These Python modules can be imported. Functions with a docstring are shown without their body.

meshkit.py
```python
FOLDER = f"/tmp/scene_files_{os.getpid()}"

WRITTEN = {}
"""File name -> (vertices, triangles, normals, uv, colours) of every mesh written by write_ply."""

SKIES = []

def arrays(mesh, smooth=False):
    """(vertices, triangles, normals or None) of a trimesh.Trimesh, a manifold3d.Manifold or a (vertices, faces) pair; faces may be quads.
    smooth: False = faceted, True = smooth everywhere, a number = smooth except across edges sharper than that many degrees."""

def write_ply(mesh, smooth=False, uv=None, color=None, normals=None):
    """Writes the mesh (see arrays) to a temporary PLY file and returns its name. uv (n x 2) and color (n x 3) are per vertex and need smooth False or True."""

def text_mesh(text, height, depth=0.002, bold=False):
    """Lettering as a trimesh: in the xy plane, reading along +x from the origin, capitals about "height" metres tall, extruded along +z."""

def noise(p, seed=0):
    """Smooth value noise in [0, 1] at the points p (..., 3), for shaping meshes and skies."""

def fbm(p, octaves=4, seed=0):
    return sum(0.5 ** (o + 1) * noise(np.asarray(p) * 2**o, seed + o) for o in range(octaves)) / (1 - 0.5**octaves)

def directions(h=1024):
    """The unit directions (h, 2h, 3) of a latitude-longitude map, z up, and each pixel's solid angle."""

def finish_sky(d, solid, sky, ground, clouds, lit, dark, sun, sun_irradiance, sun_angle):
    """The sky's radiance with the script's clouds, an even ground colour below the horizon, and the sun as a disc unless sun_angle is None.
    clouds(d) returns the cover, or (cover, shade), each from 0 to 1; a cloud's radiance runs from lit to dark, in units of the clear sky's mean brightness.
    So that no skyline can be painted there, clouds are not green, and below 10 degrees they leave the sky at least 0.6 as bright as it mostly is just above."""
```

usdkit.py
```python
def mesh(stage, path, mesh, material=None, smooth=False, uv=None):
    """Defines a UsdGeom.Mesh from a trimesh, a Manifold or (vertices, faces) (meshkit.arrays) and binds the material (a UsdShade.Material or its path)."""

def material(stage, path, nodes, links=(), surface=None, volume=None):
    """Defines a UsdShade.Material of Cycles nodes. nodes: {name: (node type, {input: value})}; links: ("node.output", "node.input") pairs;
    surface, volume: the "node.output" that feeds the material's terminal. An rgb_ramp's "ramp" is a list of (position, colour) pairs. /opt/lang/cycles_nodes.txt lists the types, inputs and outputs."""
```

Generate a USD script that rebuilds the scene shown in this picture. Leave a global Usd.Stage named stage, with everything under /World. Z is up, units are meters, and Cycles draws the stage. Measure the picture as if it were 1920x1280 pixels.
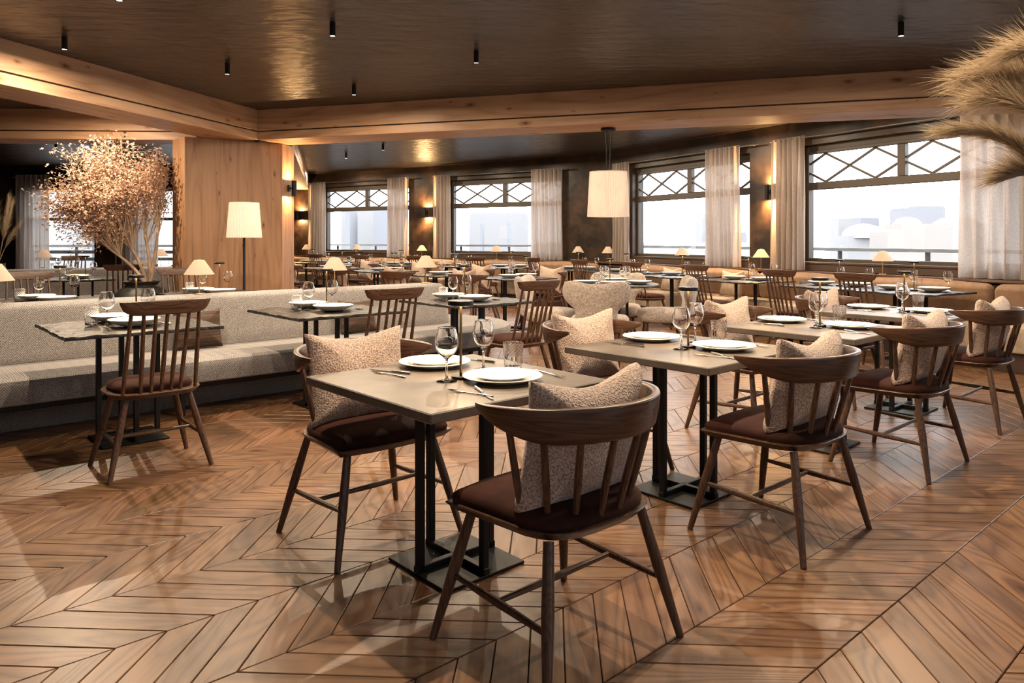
import math, random
import numpy as np
import usdkit, meshkit
from pxr import Usd, UsdGeom, UsdLux, UsdShade, Gf, Sdf, Vt
from shapely.geometry import Polygon

stage = Usd.Stage.CreateInMemory()
UsdGeom.SetStageUpAxis(stage, 'Z')
UsdGeom.SetStageMetersPerUnit(stage, 1.0)
UsdGeom.Xform.Define(stage, '/World')
UsdGeom.Scope.Define(stage, '/World/Looks')
PI = math.pi
rnd = random.Random(7)

# ---------------------------------------------------------------- camera, sky, exposure
EYE = 1.30
cam = UsdGeom.Camera.Define(stage, '/World/camera')
cam.AddTranslateOp().Set(Gf.Vec3d(0, 0, EYE))
cam.AddRotateXOp().Set(90.0)
cam.CreateHorizontalApertureAttr(36.0)
cam.CreateVerticalApertureAttr(24.0)
cam.CreateFocalLengthAttr(36.0 * 1380 / 1920)
cam.CreateVerticalApertureOffsetAttr(-36.0 * 193 / 1920)
cam.CreateClippingRangeAttr(Gf.Vec2f(0.05, 1000))
cam.CreateExposureAttr(0.06)

SKY = 2.0
SPOT = 0.66
WARM = (1.0, 0.78, 0.55)
dome = UsdLux.DomeLight.Define(stage, '/World/sky')
dome.CreateColorAttr(Gf.Vec3f(0.93, 0.96, 1.0))
dome.CreateIntensityAttr(SKY)
LIGHTS = UsdGeom.Scope.Define(stage, '/World/lights')

def light_disk(name, loc, r, power, color=WARM, up=False, cone=None, soft=0.3):
    n = 1
    while stage.GetPrimAtPath('/World/lights/%s_%03d' % (name, n)): n += 1
    l = UsdLux.DiskLight.Define(stage, '/World/lights/%s_%03d' % (name, n))
    l.AddTranslateOp().Set(Gf.Vec3d(*map(float, loc)))
    if up: l.AddRotateXOp().Set(180.0)
    l.CreateRadiusAttr(r); l.CreateIntensityAttr(power); l.CreateColorAttr(Gf.Vec3f(*color)); l.CreateNormalizeAttr(True)
    if cone:
        s = UsdLux.ShapingAPI.Apply(l.GetPrim()); s.CreateShapingConeAngleAttr(cone); s.CreateShapingConeSoftnessAttr(soft)
    return l

# ---------------------------------------------------------------- mesh builder
class G:
    def __init__(s): s.v, s.f, s.n = [], [], 0
    def add(s, v, f):
        v = np.asarray(v, float); f = np.asarray(f, int)
        if f.shape[1] == 4: f = np.vstack([f[:, [0, 1, 2]], f[:, [0, 2, 3]]])
        s.v.append(v); s.f.append(f + s.n); s.n += len(v); return s
    def arrays(s): return np.vstack(s.v), np.vstack(s.f)
    def box(s, c, d, b=0.0, rot=0.0, tilt=None):
        """box at centre c, size d, chamfer b"""
        h = np.array(d, float) / 2
        if b <= 0:
            v = np.array([[x, y, z] for x in (-1, 1) for y in (-1, 1) for z in (-1, 1)], float) * h
            f = [[0, 1, 3, 2], [4, 6, 7, 5], [0, 4, 5, 1], [2, 3, 7, 6], [0, 2, 6, 4], [1, 5, 7, 3]]
        else:
            v, f = chamfer_box(h, b)
        v = np.array(v)
        if tilt is not None: v = v @ np.array(tilt).T
        if rot: v = v @ rz(rot).T
        return s.add(v + np.array(c), f)
    def tube(s, pts, r, sides=10, cap=True):
        p = np.asarray(pts, float); k = len(p); r = np.broadcast_to(np.asarray(r, float), (k,))
        t = np.gradient(p, axis=0); t /= np.linalg.norm(t, axis=1, keepdims=True) + 1e-12
        ref = np.array([0, 0, 1.0]) if np.abs(t[:, 2]).max() < 0.95 else np.array([0.31, 0.95, 0.0])
        a = np.cross(t, ref); a /= np.linalg.norm(a, axis=1, keepdims=True) + 1e-12
        b = np.cross(t, a); an = np.arange(sides) * 2 * PI / sides
        v = (p[:, None] + r[:, None, None] * (np.cos(an)[None, :, None] * a[:, None] + np.sin(an)[None, :, None] * b[:, None])).reshape(-1, 3)
        f = ring_faces(k, sides)
        if cap:
            v = np.vstack([v, p[0], p[-1]]); n = k * sides
            f = list(f) + [[(j + 1) % sides, j, n, n] for j in range(sides)] + [[(k - 1) * sides + j, (k - 1) * sides + (j + 1) % sides, n + 1, n + 1] for j in range(sides)]
        return s.add(v, tri_clean(f))
    def lathe(s, prof, seg=24, c=(0, 0, 0), mod=None):
        prof = np.asarray(prof, float); an = np.arange(seg) * 2 * PI / seg
        m = np.ones(seg) if mod is None else mod(an)
        v = np.stack([prof[:, None, 0] * np.cos(an) * m, prof[:, None, 0] * np.sin(an) * m, np.broadcast_to(prof[:, None, 1], (len(prof), seg))], -1).reshape(-1, 3)
        f = np.asarray(ring_faces(len(prof), seg))[:, ::-1][:, [0, 1, 2, 3]]
        return s.add(v + np.array(c), f[:, ::-1])
    def prism(s, poly, z0, z1, b=0.0):
        """extrude a (convex-ish, star-shaped) outline; b rounds the top edge by stacked smaller outlines"""
        o = np.asarray(poly, float); c = o.mean(0); k = len(o)
        d = np.linalg.norm(o - c, axis=1, keepdims=True)
        lv = [(0, z0)] + ([(0, z1)] if b <= 0 else [(b * (1 - math.cos(a)), z1 - b + b * math.sin(a)) for a in (0, .35, .8, 1.2, PI / 2)])
        v = []
        for q, z in lv: v.append(np.c_[c + (o - c) * (1 - q / d), np.full(k, z)])
        v.append([[c[0], c[1], z1]]); v.append([[c[0], c[1], z0]]); v = np.vstack(v)
        f = list(ring_faces(len(lv), k)); n = len(lv) * k; t = (len(lv) - 1) * k
        f += [[t + j, t + (j + 1) % k, n, n] for j in range(k)] + [[(j + 1) % k, j, n + 1, n + 1] for j in range(k)]
        f = [x if True else x for x in f]
        area = 0.5 * np.sum(o[:, 0] * np.roll(o[:, 1], -1) - np.roll(o[:, 0], -1) * o[:, 1])
        f = tri_clean(f)
        if area < 0: f = f[:, ::-1]
        return s.add(v, f)
    def xf(s, fn):
        s.v = [fn(v) for v in s.v]; return s
    def merge(s, o):
        v, f = o.arrays(); return s.add(v, f)

def rz(a): c, n = math.cos(a), math.sin(a); return np.array([[c, -n, 0], [n, c, 0], [0, 0, 1.0]])
def rx(a): c, n = math.cos(a), math.sin(a); return np.array([[1.0, 0, 0], [0, c, -n], [0, n, c]])
def ry(a): c, n = math.cos(a), math.sin(a); return np.array([[c, 0, n], [0, 1.0, 0], [-n, 0, c]])
def ring_faces(k, sides):
    i, j = np.meshgrid(np.arange(k - 1), np.arange(sides), indexing='ij'); j2 = (j + 1) % sides
    return np.stack([i * sides + j, i * sides + j2, (i + 1) * sides + j2, (i + 1) * sides + j], -1).reshape(-1, 4)
def tri_clean(f):
    f = np.asarray(f, int); t = np.vstack([f[:, [0, 1, 2]], f[:, [0, 2, 3]]])
    return t[(t[:, 0] != t[:, 1]) & (t[:, 1] != t[:, 2]) & (t[:, 0] != t[:, 2])]
def chamfer_box(h, b):
    import manifold3d as m3
    pts = []
    for sx in (-1, 1):
        for sy in (-1, 1):
            for sz in (-1, 1):
                for ax in range(3):
                    q = [sx * (h[0] - b), sy * (h[1] - b), sz * (h[2] - b)]; q[ax] += b * (sx, sy, sz)[ax]; pts.append(q)
    m = m3.Manifold.hull_points(np.array(pts)).to_mesh()
    return m.vert_properties[:, :3].astype(float), m.tri_verts.astype(int)
def round_box(h, r, n=5):
    """rounded box with half sizes h and radius r"""
    m = 2 * n; th = (np.arange(m) + 0.5) / m * PI; ph = (np.arange(4 * n) + 0.5) / (4 * n) * 2 * PI
    d = np.stack([np.sin(th)[:, None] * np.cos(ph), np.sin(th)[:, None] * np.sin(ph), np.broadcast_to(np.cos(th)[:, None], (m, 4 * n))], -1)
    v = (d * r + np.sign(d) * (np.array(h) - r)).reshape(-1, 3); k = 4 * n
    f = [list(q[::-1]) for q in ring_faces(m, k)]
    v = np.vstack([v, [0, 0, h[2]], [0, 0, -h[2]]]); a = m * k
    f += [[j, (j + 1) % k, a, a] for j in range(k)] + [[(m - 1) * k + (j + 1) % k, (m - 1) * k + j, a + 1, a + 1] for j in range(k)]
    return v, tri_clean(f)
def puff(outline, T, rings=8, p=2.6, q=0.55, flat=0.0, center=(0, 0)):
    """inflated pad from a star-shaped closed outline in xz; thickness along y"""
    o = np.asarray(outline, float); k = len(o); c = np.array(center, float)
    rr = np.sin(np.linspace(0, 1, rings + 1)[1:] * PI / 2)
    def side(sg):
        v = [[c[0], sg * T / 2, c[1]]]
        for r in rr:
            pt = c + (o - c) * r; t = T / 2 * max(0.0, 1 - r ** p) ** q
            v += [[x, sg * t, z] for x, z in pt]
        f = [[0, 1 + j, 1 + (j + 1) % k, 0] for j in range(k)]
        f += [[1 + a * k + j, 1 + (a + 1) * k + j, 1 + (a + 1) * k + (j + 1) % k, 1 + a * k + (j + 1) % k] for a in range(rings - 1) for j in range(k)]
        f = tri_clean(f)
        return np.array(v), (f if sg > 0 else f[:, ::-1])
    a, b = side(1), side(-1)
    # orient outward: +y side must face +y
    v = np.vstack([a[0], b[0]]); f = np.vstack([a[1], b[1] + len(a[0])])
    return v, f[:, ::-1] if poly_area(o) > 0 else f
def poly_area(o):
    o = np.asarray(o); return 0.5 * np.sum(o[:, 0] * np.roll(o[:, 1], -1) - np.roll(o[:, 0], -1) * o[:, 1])

# ---------------------------------------------------------------- scene tree helpers
LABELS = {}
def free(path):
    if not stage.GetPrimAtPath(path): return path
    n = 1
    while stage.GetPrimAtPath('%s_%03d' % (path, n)): n += 1
    return '%s_%03d' % (path, n)
_cnt = {}
def free_fast(path):
    n = _cnt.get(path, -1) + 1; _cnt[path] = n
    return path if n == 0 else '%s_%03d' % (path, n)
def tag(p, label=None, cat=None, group=None, kind=None):
    for k, v in (('label', label), ('category', cat), ('group', group), ('kind', kind)):
        if v: p.SetCustomDataByKey(k, v)
    if label and cat: LABELS.setdefault(label, []).append(str(p.GetPath()))
def place_ops(x, loc, rot):
    x.AddTranslateOp().Set(Gf.Vec3d(*map(float, loc))); x.AddRotateZOp().Set(math.degrees(rot))
def thing(name, label, cat, loc=(0, 0, 0), rot=0.0, group=None, kind=None):
    x = UsdGeom.Xform.Define(stage, free_fast('/World/' + name)); place_ops(x, loc, rot)
    tag(x.GetPrim(), label, cat, group, kind); return str(x.GetPath())
def part(parent, name, g, mat, smooth=30, uv=None, label=None, kind=None):
    m = g if isinstance(g, tuple) else g.arrays()
    p = usdkit.mesh(stage, free_fast(parent + '/' + name), m, MAT[mat], smooth, uv)
    if label or kind: tag(p.GetPrim(), label, None, None, kind)
    return str(p.GetPath())
PROTO = {}
def put(kind, build, name, label, cat, loc, rot=0.0, group=None):
    """the first of its kind is built, each further one references it"""
    if kind not in PROTO:
        r = thing(name, label, cat, loc, rot, group); build(r); PROTO[kind] = r; return r
    x = UsdGeom.Xform.Define(stage, free_fast('/World/' + name)); p = x.GetPrim()
    p.GetReferences().AddInternalReference(PROTO[kind]); p.SetInstanceable(True)
    UsdGeom.Xformable(p).ClearXformOpOrder()
    p.GetAttribute('xformOp:translate').Set(Gf.Vec3d(*map(float, loc))); p.GetAttribute('xformOp:rotateZ').Set(math.degrees(rot))
    UsdGeom.Xformable(p).SetXformOpOrder([UsdGeom.XformOp(p.GetAttribute('xformOp:translate')), UsdGeom.XformOp(p.GetAttribute('xformOp:rotateZ'))])
    tag(p, label, cat, group or cat + 's'); return str(p.GetPath())

# ---------------------------------------------------------------- materials
MAT = {}
def mat(name, nodes, links=(), surface='p.BSDF'):
    MAT[name] = usdkit.material(stage, '/World/Looks/' + name, nodes, links, surface)
def plain(name, color, rough=0.5, **kw):
    mat(name, {'p': ('principled_bsdf', {'base_color': color, 'roughness': rough, **kw})})
def mottled(name, a, b, scale, rough, bump=0.0, bump_scale=None, stretch=(1, 1, 1), dist=0.002, detail=5.0, coord='object', lo=.35, hi=.65, **kw):
    nodes = {'tc': ('texture_coordinate', {}), 'mp': ('mapping', {'scale': stretch}), 'n': ('noise_texture', {'scale': scale, 'detail': detail, 'roughness': .6}),
             'r': ('rgb_ramp', {'ramp': [(lo, a), (hi, b)]}), 'p': ('principled_bsdf', {'roughness': rough, **kw})}
    links = [('tc.%s' % coord, 'mp.vector'), ('mp.vector', 'n.vector'), ('n.fac', 'r.fac'), ('r.color', 'p.base_color')]
    if bump:
        nodes['n2'] = ('noise_texture', {'scale': bump_scale or scale, 'detail': detail}); nodes['b'] = ('bump', {'strength': bump, 'distance': dist})
        links += [('mp.vector', 'n2.vector'), ('n2.fac', 'b.height'), ('b.normal', 'p.normal')]
    mat(name, nodes, links)
def wood(name, dark, mid, light, stretch, coord='object', rough=.4, knots=0.0, knot_scale=1.2, tone=False, plane=None, bump=.12, spec=.5, rings=34.0, ring_mix=.33, knot_stretch=(1, 2.4, 1)):
    """stretch: noise frequency along each axis (small along the grain). Rings are contours of a stretched noise, knots a 2D voronoi on the plane (two sums of axes)"""
    nodes = {'tc': ('texture_coordinate', {}), 'mp': ('mapping', {'scale': stretch}), 'mf': ('mapping', {'scale': tuple(s * (1.4 if s < 3 else 5.0) for s in stretch)}),
             'n': ('noise_texture', {'scale': .55, 'detail': 1.5, 'roughness': .5, 'distortion': .35}), 'n2': ('noise_texture', {'scale': 1.0, 'detail': 4.0, 'roughness': .6, 'distortion': .8}),
             'f': ('noise_texture', {'scale': 2.0, 'detail': 4.0, 'roughness': .65}),
             'ra': ('math', {'math_type': 'multiply', 'value2': rings}), 'rs': ('math', {'math_type': 'pingpong', 'value2': 1.0}), 'rp': ('math', {'math_type': 'power', 'value2': .7}),
             'a': ('math', {'math_type': 'multiply', 'value2': ring_mix}), 'b1': ('math', {'math_type': 'multiply_add', 'value2': .42}), 'b2': ('math', {'math_type': 'multiply_add', 'value2': .58 - ring_mix * .55}),
             'r': ('rgb_ramp', {'ramp': [(.30, dark), (.50, mid), (.74, light)]}), 'p': ('principled_bsdf', {'roughness': rough, 'specular_ior_level': spec}), 'b': ('bump', {'strength': bump, 'distance': .002})}
    links = [('tc.%s' % coord, 'mp.vector'), ('tc.%s' % coord, 'mf.vector'), ('mp.vector', 'n.vector'), ('mp.vector', 'n2.vector'), ('mf.vector', 'f.vector'), ('n.fac', 'ra.value1'), ('ra.value', 'rs.value1'), ('rs.value', 'rp.value1'),
             ('rp.value', 'a.value1'), ('f.fac', 'b1.value1'), ('a.value', 'b1.value3'), ('n2.fac', 'b2.value1'), ('b1.value', 'b2.value3'), ('b2.value', 'r.fac'), ('b2.value', 'b.height'), ('b.normal', 'p.normal')]
    last = 'r.color'
    if knots:
        kv = 'tc.%s' % coord
        if plane:
            nodes['sx'] = ('separate_xyz', {}); nodes['cx'] = ('combine_xyz', {}); links.append((kv, 'sx.vector'))
            for t, ax in zip('xy', plane):
                if len(ax) == 1: links.append(('sx.' + ax, 'cx.' + t))
                else:
                    nodes['s' + t + t] = ('math', {'math_type': 'add'}); links += [('sx.' + ax[0], 's%s%s.value1' % (t, t)), ('sx.' + ax[1], 's%s%s.value2' % (t, t)), ('s%s%s.value' % (t, t), 'cx.' + t)]
            kv = 'cx.vector'
        nodes['mk'] = ('mapping', {'scale': knot_stretch}); nodes['k'] = ('voronoi_texture', {'dimensions': '2D', 'scale': knot_scale, 'randomness': 1.0})
        nodes['kn'] = ('noise_texture', {'scale': 22.0, 'detail': 2.0}); nodes['ko'] = ('math', {'math_type': 'multiply_add', 'value2': .10})
        nodes['sc'] = ('separate_color', {}); nodes['kw'] = ('math', {'math_type': 'power', 'value2': 2.2}); nodes['ka'] = ('math', {'math_type': 'multiply_add', 'value2': knots, 'value3': .012})
        nodes['kd'] = ('math', {'math_type': 'divide'}); nodes['kr'] = ('rgb_ramp', {'ramp': [(0, (.10, .05, .03)), (.30, (.22, .12, .08)), (.5, (.62, .5, .42)), (1, (1, 1, 1))]}); nodes['km'] = ('mix', {'mix_type': 'multiply', 'fac': 1.0})
        links += [(kv, 'mk.vector'), ('mk.vector', 'k.vector'), (kv, 'kn.vector'), ('k.color', 'sc.color'), ('sc.r', 'kw.value1'), ('kw.value', 'ka.value1'), ('kn.fac', 'ko.value1'), ('k.distance', 'ko.value3'), ('ko.value', 'kd.value1'), ('ka.value', 'kd.value2'), ('kd.value', 'kr.fac'),
                  (last, 'km.color1'), ('kr.color', 'km.color2')]
        last = 'km.color'
    if tone:
        nodes['at'] = ('attribute', {'attribute': 'tone'}); nodes['tm'] = ('mix', {'mix_type': 'multiply', 'fac': 1.0})
        links += [(last, 'tm.color1'), ('at.color', 'tm.color2')]; last = 'tm.color'
    links.append((last, 'p.base_color'))
    mat(name, nodes, links)

W1, W2, W3 = (.018, .0075, .004), (.056, .025, .0135), (.110, .053, .029)
wood('walnut_upright', W1, W2, W3, (30, 30, 1.6), rough=.36)
wood('walnut_flat', W1, W2, W3, (1.8, 26, 22), rough=.34)
wood('walnut_rail', W1, W2, W3, (2.0, 2.0, 34), rough=.34)
O1, O2, O3 = (.165, .075, .034), (.285, .148, .072), (.365, .205, .105)
wood('beam_oak', (.23, .115, .058), (.40, .225, .125), (.50, .31, .18), (.7, 7, 7), rough=.5, knots=.32, knot_scale=2.3, plane=('x', 'yz'), rings=16.0, ring_mix=.2)
wood('column_oak', O1, O2, O3, (7, 7, .6), rough=.5, knots=.21, knot_scale=2.4, plane=('z', 'xy'), rings=16.0, ring_mix=.24, knot_stretch=(1, 1.8, 1))
wood('floor_oak', (.058, .025, .012), (.135, .065, .031), (.208, .110, .055), (1.5, 8, 1), coord='UV', rough=.36, tone=True, knots=.26, knot_scale=1.9, knot_stretch=(1, 2.2, 1), bump=.3, rings=26.0, ring_mix=.34)
plain('floor_gap', (.03, .014, .007), .8)
plain('black_metal', (.0055, .0055, .006), .5, specular_ior_level=.3)
plain('dark_metal', (.02, .018, .016), .4, metallic=.6)
plain('steel', (.55, .52, .48), .22, metallic=1.0)
plain('bronze', (.16, .11, .06), .35, metallic=1.0)
plain('brass', (.62, .42, .18), .3, metallic=1.0)
plain('rod_metal', (.5, .5, .5), .35, metallic=1.0)
plain('ceramic', (.80, .77, .72), .22)
plain('bowl_ceramic', (.78, .74, .67), .35)
mottled('velvet', (.022, .0065, .0042), (.048, .0155, .010), 6, .85, specular_ior_level=.15, sheen_weight=.22, sheen_tint=(.6, .28, .2), sheen_roughness=.3)
mottled('boucle', (.20, .13, .10), (.56, .425, .345), 150, .95, bump=1.0, bump_scale=150, dist=.006, detail=1.5, lo=.30, hi=.62, sheen_weight=.3)
mottled('lounge_boucle', (.27, .215, .18), (.50, .43, .38), 60, .95, bump=.8, bump_scale=80, dist=.004, detail=2.0, sheen_weight=.2)
mottled('back_tan', (.20, .115, .066), (.27, .16, .095), 9, .7, sheen_weight=.3, sheen_tint=(.8, .6, .4))
mottled('seat_cream', (.36, .27, .2), (.46, .36, .275), 14, .8)
mottled('stone', (.085, .066, .053), (.135, .108, .087), 5, .42, bump=.08, bump_scale=60, dist=.001)
mottled('slate', (.006, .0055, .0055), (.026, .022, .020), 9, .46, bump=1.0, bump_scale=16, dist=.02, detail=7.0)
mottled('wall_plaster', (.008, .0045, .0026), (.062, .034, .019), 2.2, .42, bump=.35, bump_scale=9, dist=.008, detail=7.0, lo=.42, hi=.72)
mottled('ceiling_plaster', (.027, .020, .017), (.048, .036, .030), 1.3, .30, bump=.9, bump_scale=3.6, dist=.035, stretch=(1.0, 2.6, 1), detail=8.0)
plain('window_metal', (.055, .044, .036), .5)
plain('sill_brown', (.062, .036, .024), .45)
wood('ledge_wood', W1, W2, (.09, .042, .022), (1.5, 20, 20), rough=.3)
plain('vase_glaze', (.012, .0125, .011), .5)
plain('bark', (.40, .29, .21), .85)
mottled('striped_cushion', (.022, .010, .006), (.085, .045, .026), 1.0, .8, stretch=(1, 1, 90), detail=0.0)
plain('facade', (.25, .244, .248), .9)
plain('facade_warm', (.27, .247, .232), .9)
plain('facade_blue', (.205, .207, .226), .9)
plain('terrace', (.16, .15, .145), .9)
plain('railing', (.3, .3, .3), .4)
plain('railing_dark', (.035, .028, .024), .5)
plain('tassel', (.55, .42, .27), .9)
mat('glow_warm', {'e': ('emission', {'color': (1.0, .72, .45), 'strength': 9.0})}, surface='e.emission')
mat('glow_lamp', {'e': ('emission', {'color': (1.0, .68, .36), 'strength': 200.0})}, surface='e.emission')
mat('glow_spot', {'e': ('emission', {'color': (1.0, .8, .5), 'strength': 25.0})}, surface='e.emission')
def shade_mat(name, strength, base=(.76, .69, .61), freq=None):
    mat(name, {'t': ('translucent_bsdf', {'color': base}), 'd': ('diffuse_bsdf', {'color': base}), 'm': ('mix_closure', {'fac': .45}), 'e': ('emission', {'color': (1.0, .84, .68), 'strength': strength}), 'a': ('add_closure', {})},
        [('t.BSDF', 'm.closure1'), ('d.BSDF', 'm.closure2'), ('m.closure', 'a.closure1'), ('e.emission', 'a.closure2')], 'a.closure')
shade_mat('shade_bright', .20)
shade_mat('shade_small', .15, (.62, .5, .38))
# clear glass, window glass, curtain, tweed, leaf, pampas
mat('glass', {'p': ('principled_bsdf', {'base_color': (1, 1, 1), 'roughness': 0.0, 'ior': 1.45, 'transmission_weight': 1.0})})
mat('cut_glass', {'tc': ('texture_coordinate', {}), 'v': ('voronoi_texture', {'scale': 170.0}), 'b': ('bump', {'strength': .8, 'distance': .002}), 'p': ('principled_bsdf', {'base_color': (1, .99, .96), 'roughness': .02, 'ior': 1.45, 'transmission_weight': 1.0})},
    [('tc.object', 'v.vector'), ('v.distance', 'b.height'), ('b.normal', 'p.normal')])
mat('pane_glass', {'t': ('transparent_bsdf', {'color': (.97, .98, .98)}), 'g': ('glossy_bsdf', {'roughness': .0, 'color': (1, 1, 1)}), 'f': ('layer_weight', {'blend': .5}), 'q': ('math', {'math_type': 'power', 'value2': 4.0}), 'u': ('math', {'math_type': 'multiply_add', 'value2': .75, 'value3': .03}), 'm': ('mix_closure', {})},
    [('t.BSDF', 'm.closure1'), ('g.BSDF', 'm.closure2'), ('f.facing', 'q.value1'), ('q.value', 'u.value1'), ('u.value', 'm.fac')], 'm.closure')
mat('curtain', {'tc': ('texture_coordinate', {}), 'mp': ('mapping', {'scale': (140, 140, 60)}), 'n': ('noise_texture', {'scale': 1.0, 'detail': 2.0}), 'r': ('rgb_ramp', {'ramp': [(.3, (.40, .335, .30)), (.7, (.52, .45, .405))]}),
     'd': ('diffuse_bsdf', {}), 't': ('translucent_bsdf', {}), 'x': ('transparent_bsdf', {'color': (1, 1, 1)}), 'm': ('mix_closure', {'fac': .48}), 'm2': ('mix_closure', {'fac': .02})},
    [('tc.object', 'mp.vector'), ('mp.vector', 'n.vector'), ('n.fac', 'r.fac'), ('r.color', 'd.color'), ('r.color', 't.color'), ('d.BSDF', 'm.closure1'), ('t.BSDF', 'm.closure2'), ('m.closure', 'm2.closure1'), ('x.BSDF', 'm2.closure2')], 'm2.closure')
# herringbone tweed: zig-zag of the two coordinates
mat('tweed', {'tc': ('texture_coordinate', {}), 's': ('separate_xyz', {}), 'px': ('math', {'math_type': 'pingpong', 'value2': .04}), 'pm': ('math', {'math_type': 'multiply', 'value2': 1.3}), 'ad': ('math', {'math_type': 'add'}),
     'mu': ('math', {'math_type': 'multiply', 'value2': 360.0}), 'si': ('math', {'math_type': 'sine'}), 'n': ('noise_texture', {'scale': 140.0, 'detail': 2.0}), 'su': ('math', {'math_type': 'multiply_add', 'value2': .19}),
     'r': ('rgb_ramp', {'ramp': [(.22, (.085, .077, .075)), (.8, (.38, .352, .336))]}), 'b': ('bump', {'strength': .4, 'distance': .003}), 'p': ('principled_bsdf', {'roughness': .9, 'sheen_weight': .2})},
    [('tc.object', 's.vector'), ('s.x', 'px.value1'), ('px.value', 'pm.value1'), ('pm.value', 'ad.value1'), ('s.z', 'ad.value2'), ('ad.value', 'mu.value1'), ('mu.value', 'si.value1'), ('si.value', 'su.value1'), ('n.fac', 'su.value3'),
     ('su.value', 'r.fac'), ('su.value', 'b.height'), ('b.normal', 'p.normal'), ('r.color', 'p.base_color')])
def leafy(name, a, b, c, tr=.35):
    mat(name, {'g': ('geometry', {}), 'r': ('rgb_ramp', {'ramp': [(0, a), (.5, b), (1, c)]}), 'd': ('diffuse_bsdf', {}), 't': ('translucent_bsdf', {}), 'm': ('mix_closure', {'fac': tr})},
        [('g.random_per_island', 'r.fac'), ('r.color', 'd.color'), ('r.color', 't.color'), ('d.BSDF', 'm.closure1'), ('t.BSDF', 'm.closure2')], 'm.closure')
leafy('leaf', (.66, .47, .35), (.80, .64, .49), (.88, .77, .58), .4)
leafy('pampas_plume', (.50, .39, .26), (.62, .50, .35), (.74, .63, .46), .5)

# ---------------------------------------------------------------- lines of the building
CEIL = 2.95
TE1 = np.array([.746, .666]); TE2 = np.array([-.666, .746]); TROT = math.atan2(.666, .746)
BP0 = np.array([5.45, 7.84]); BD = np.array([-.480, .877]); BN = np.array([-.877, -.480]); BROT = math.atan2(-.480, .877) 
AP0 = BP0 + 7.54 * BD; AD = np.array([-.841, .541]); AN = np.array([-.541, -.841]); AROT = math.atan2(-.541, .841)
def wb(s, n): return BP0 + s * BD + n * BN
def wa(s, n): return AP0 + s * AD + n * AN
ALEN, CY, CX0, CX1 = 9.6, 17.0, -14.5, -6.9
A_END = wa(ALEN, 0)

# ---------------------------------------------------------------- floor: chevron planks
def poly_slab(o, z0, z1):
    import trimesh
    m = trimesh.creation.extrude_polygon(Polygon(o), z1 - z0, engine='earcut'); m.apply_translation([0, 0, z0]); return np.array(m.vertices), np.array(m.faces)
ROOM = [(-14.75, -4.2), tuple(wb(-12.2, -.24)), tuple(wb(7.54, -.24)), tuple(wa(ALEN + .25, -.24)), (CX1 - .2, CY + .24), (-14.75, CY + .24)]
fl = thing('floor', None, None, kind='structure')
part(fl, 'subfloor', poly_slab(ROOM, -.10, -.010), 'floor_gap', False)
FD = np.array([.7443, .6678]); FN = np.array([.6678, -.7443]); PB = .3846; PW = .1555
fr = np.random.default_rng(5)
planks = []
corner = 1.0
for k in range(-75, 40):
    n0 = -1.042 + PB * k
    even = k % 2 == 0
    base = .6227 - (0 if even else PB); sh = -PB if even else PB
    j = np.arange(-140, 200); a0 = base + PW * j
    for a in a0:
        c = FD * (a + PW / 2 + sh / 2) + FN * (n0 + PB / 2)
        if not (-1.0 < c[1] < 20.5 and abs(c[0]) < .76 * max(c[1], 0) + 3.4): continue
        # inside the walls
        if (c - BP0) @ BN < .02 and (c - BP0) @ BD < 7.6: continue
        if (c - AP0) @ AN < .02: continue
        if c[1] > CY and c[0] < CX1: continue
        planks.append((c[0] ** 2 + c[1] ** 2, a, n0, sh))
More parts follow.
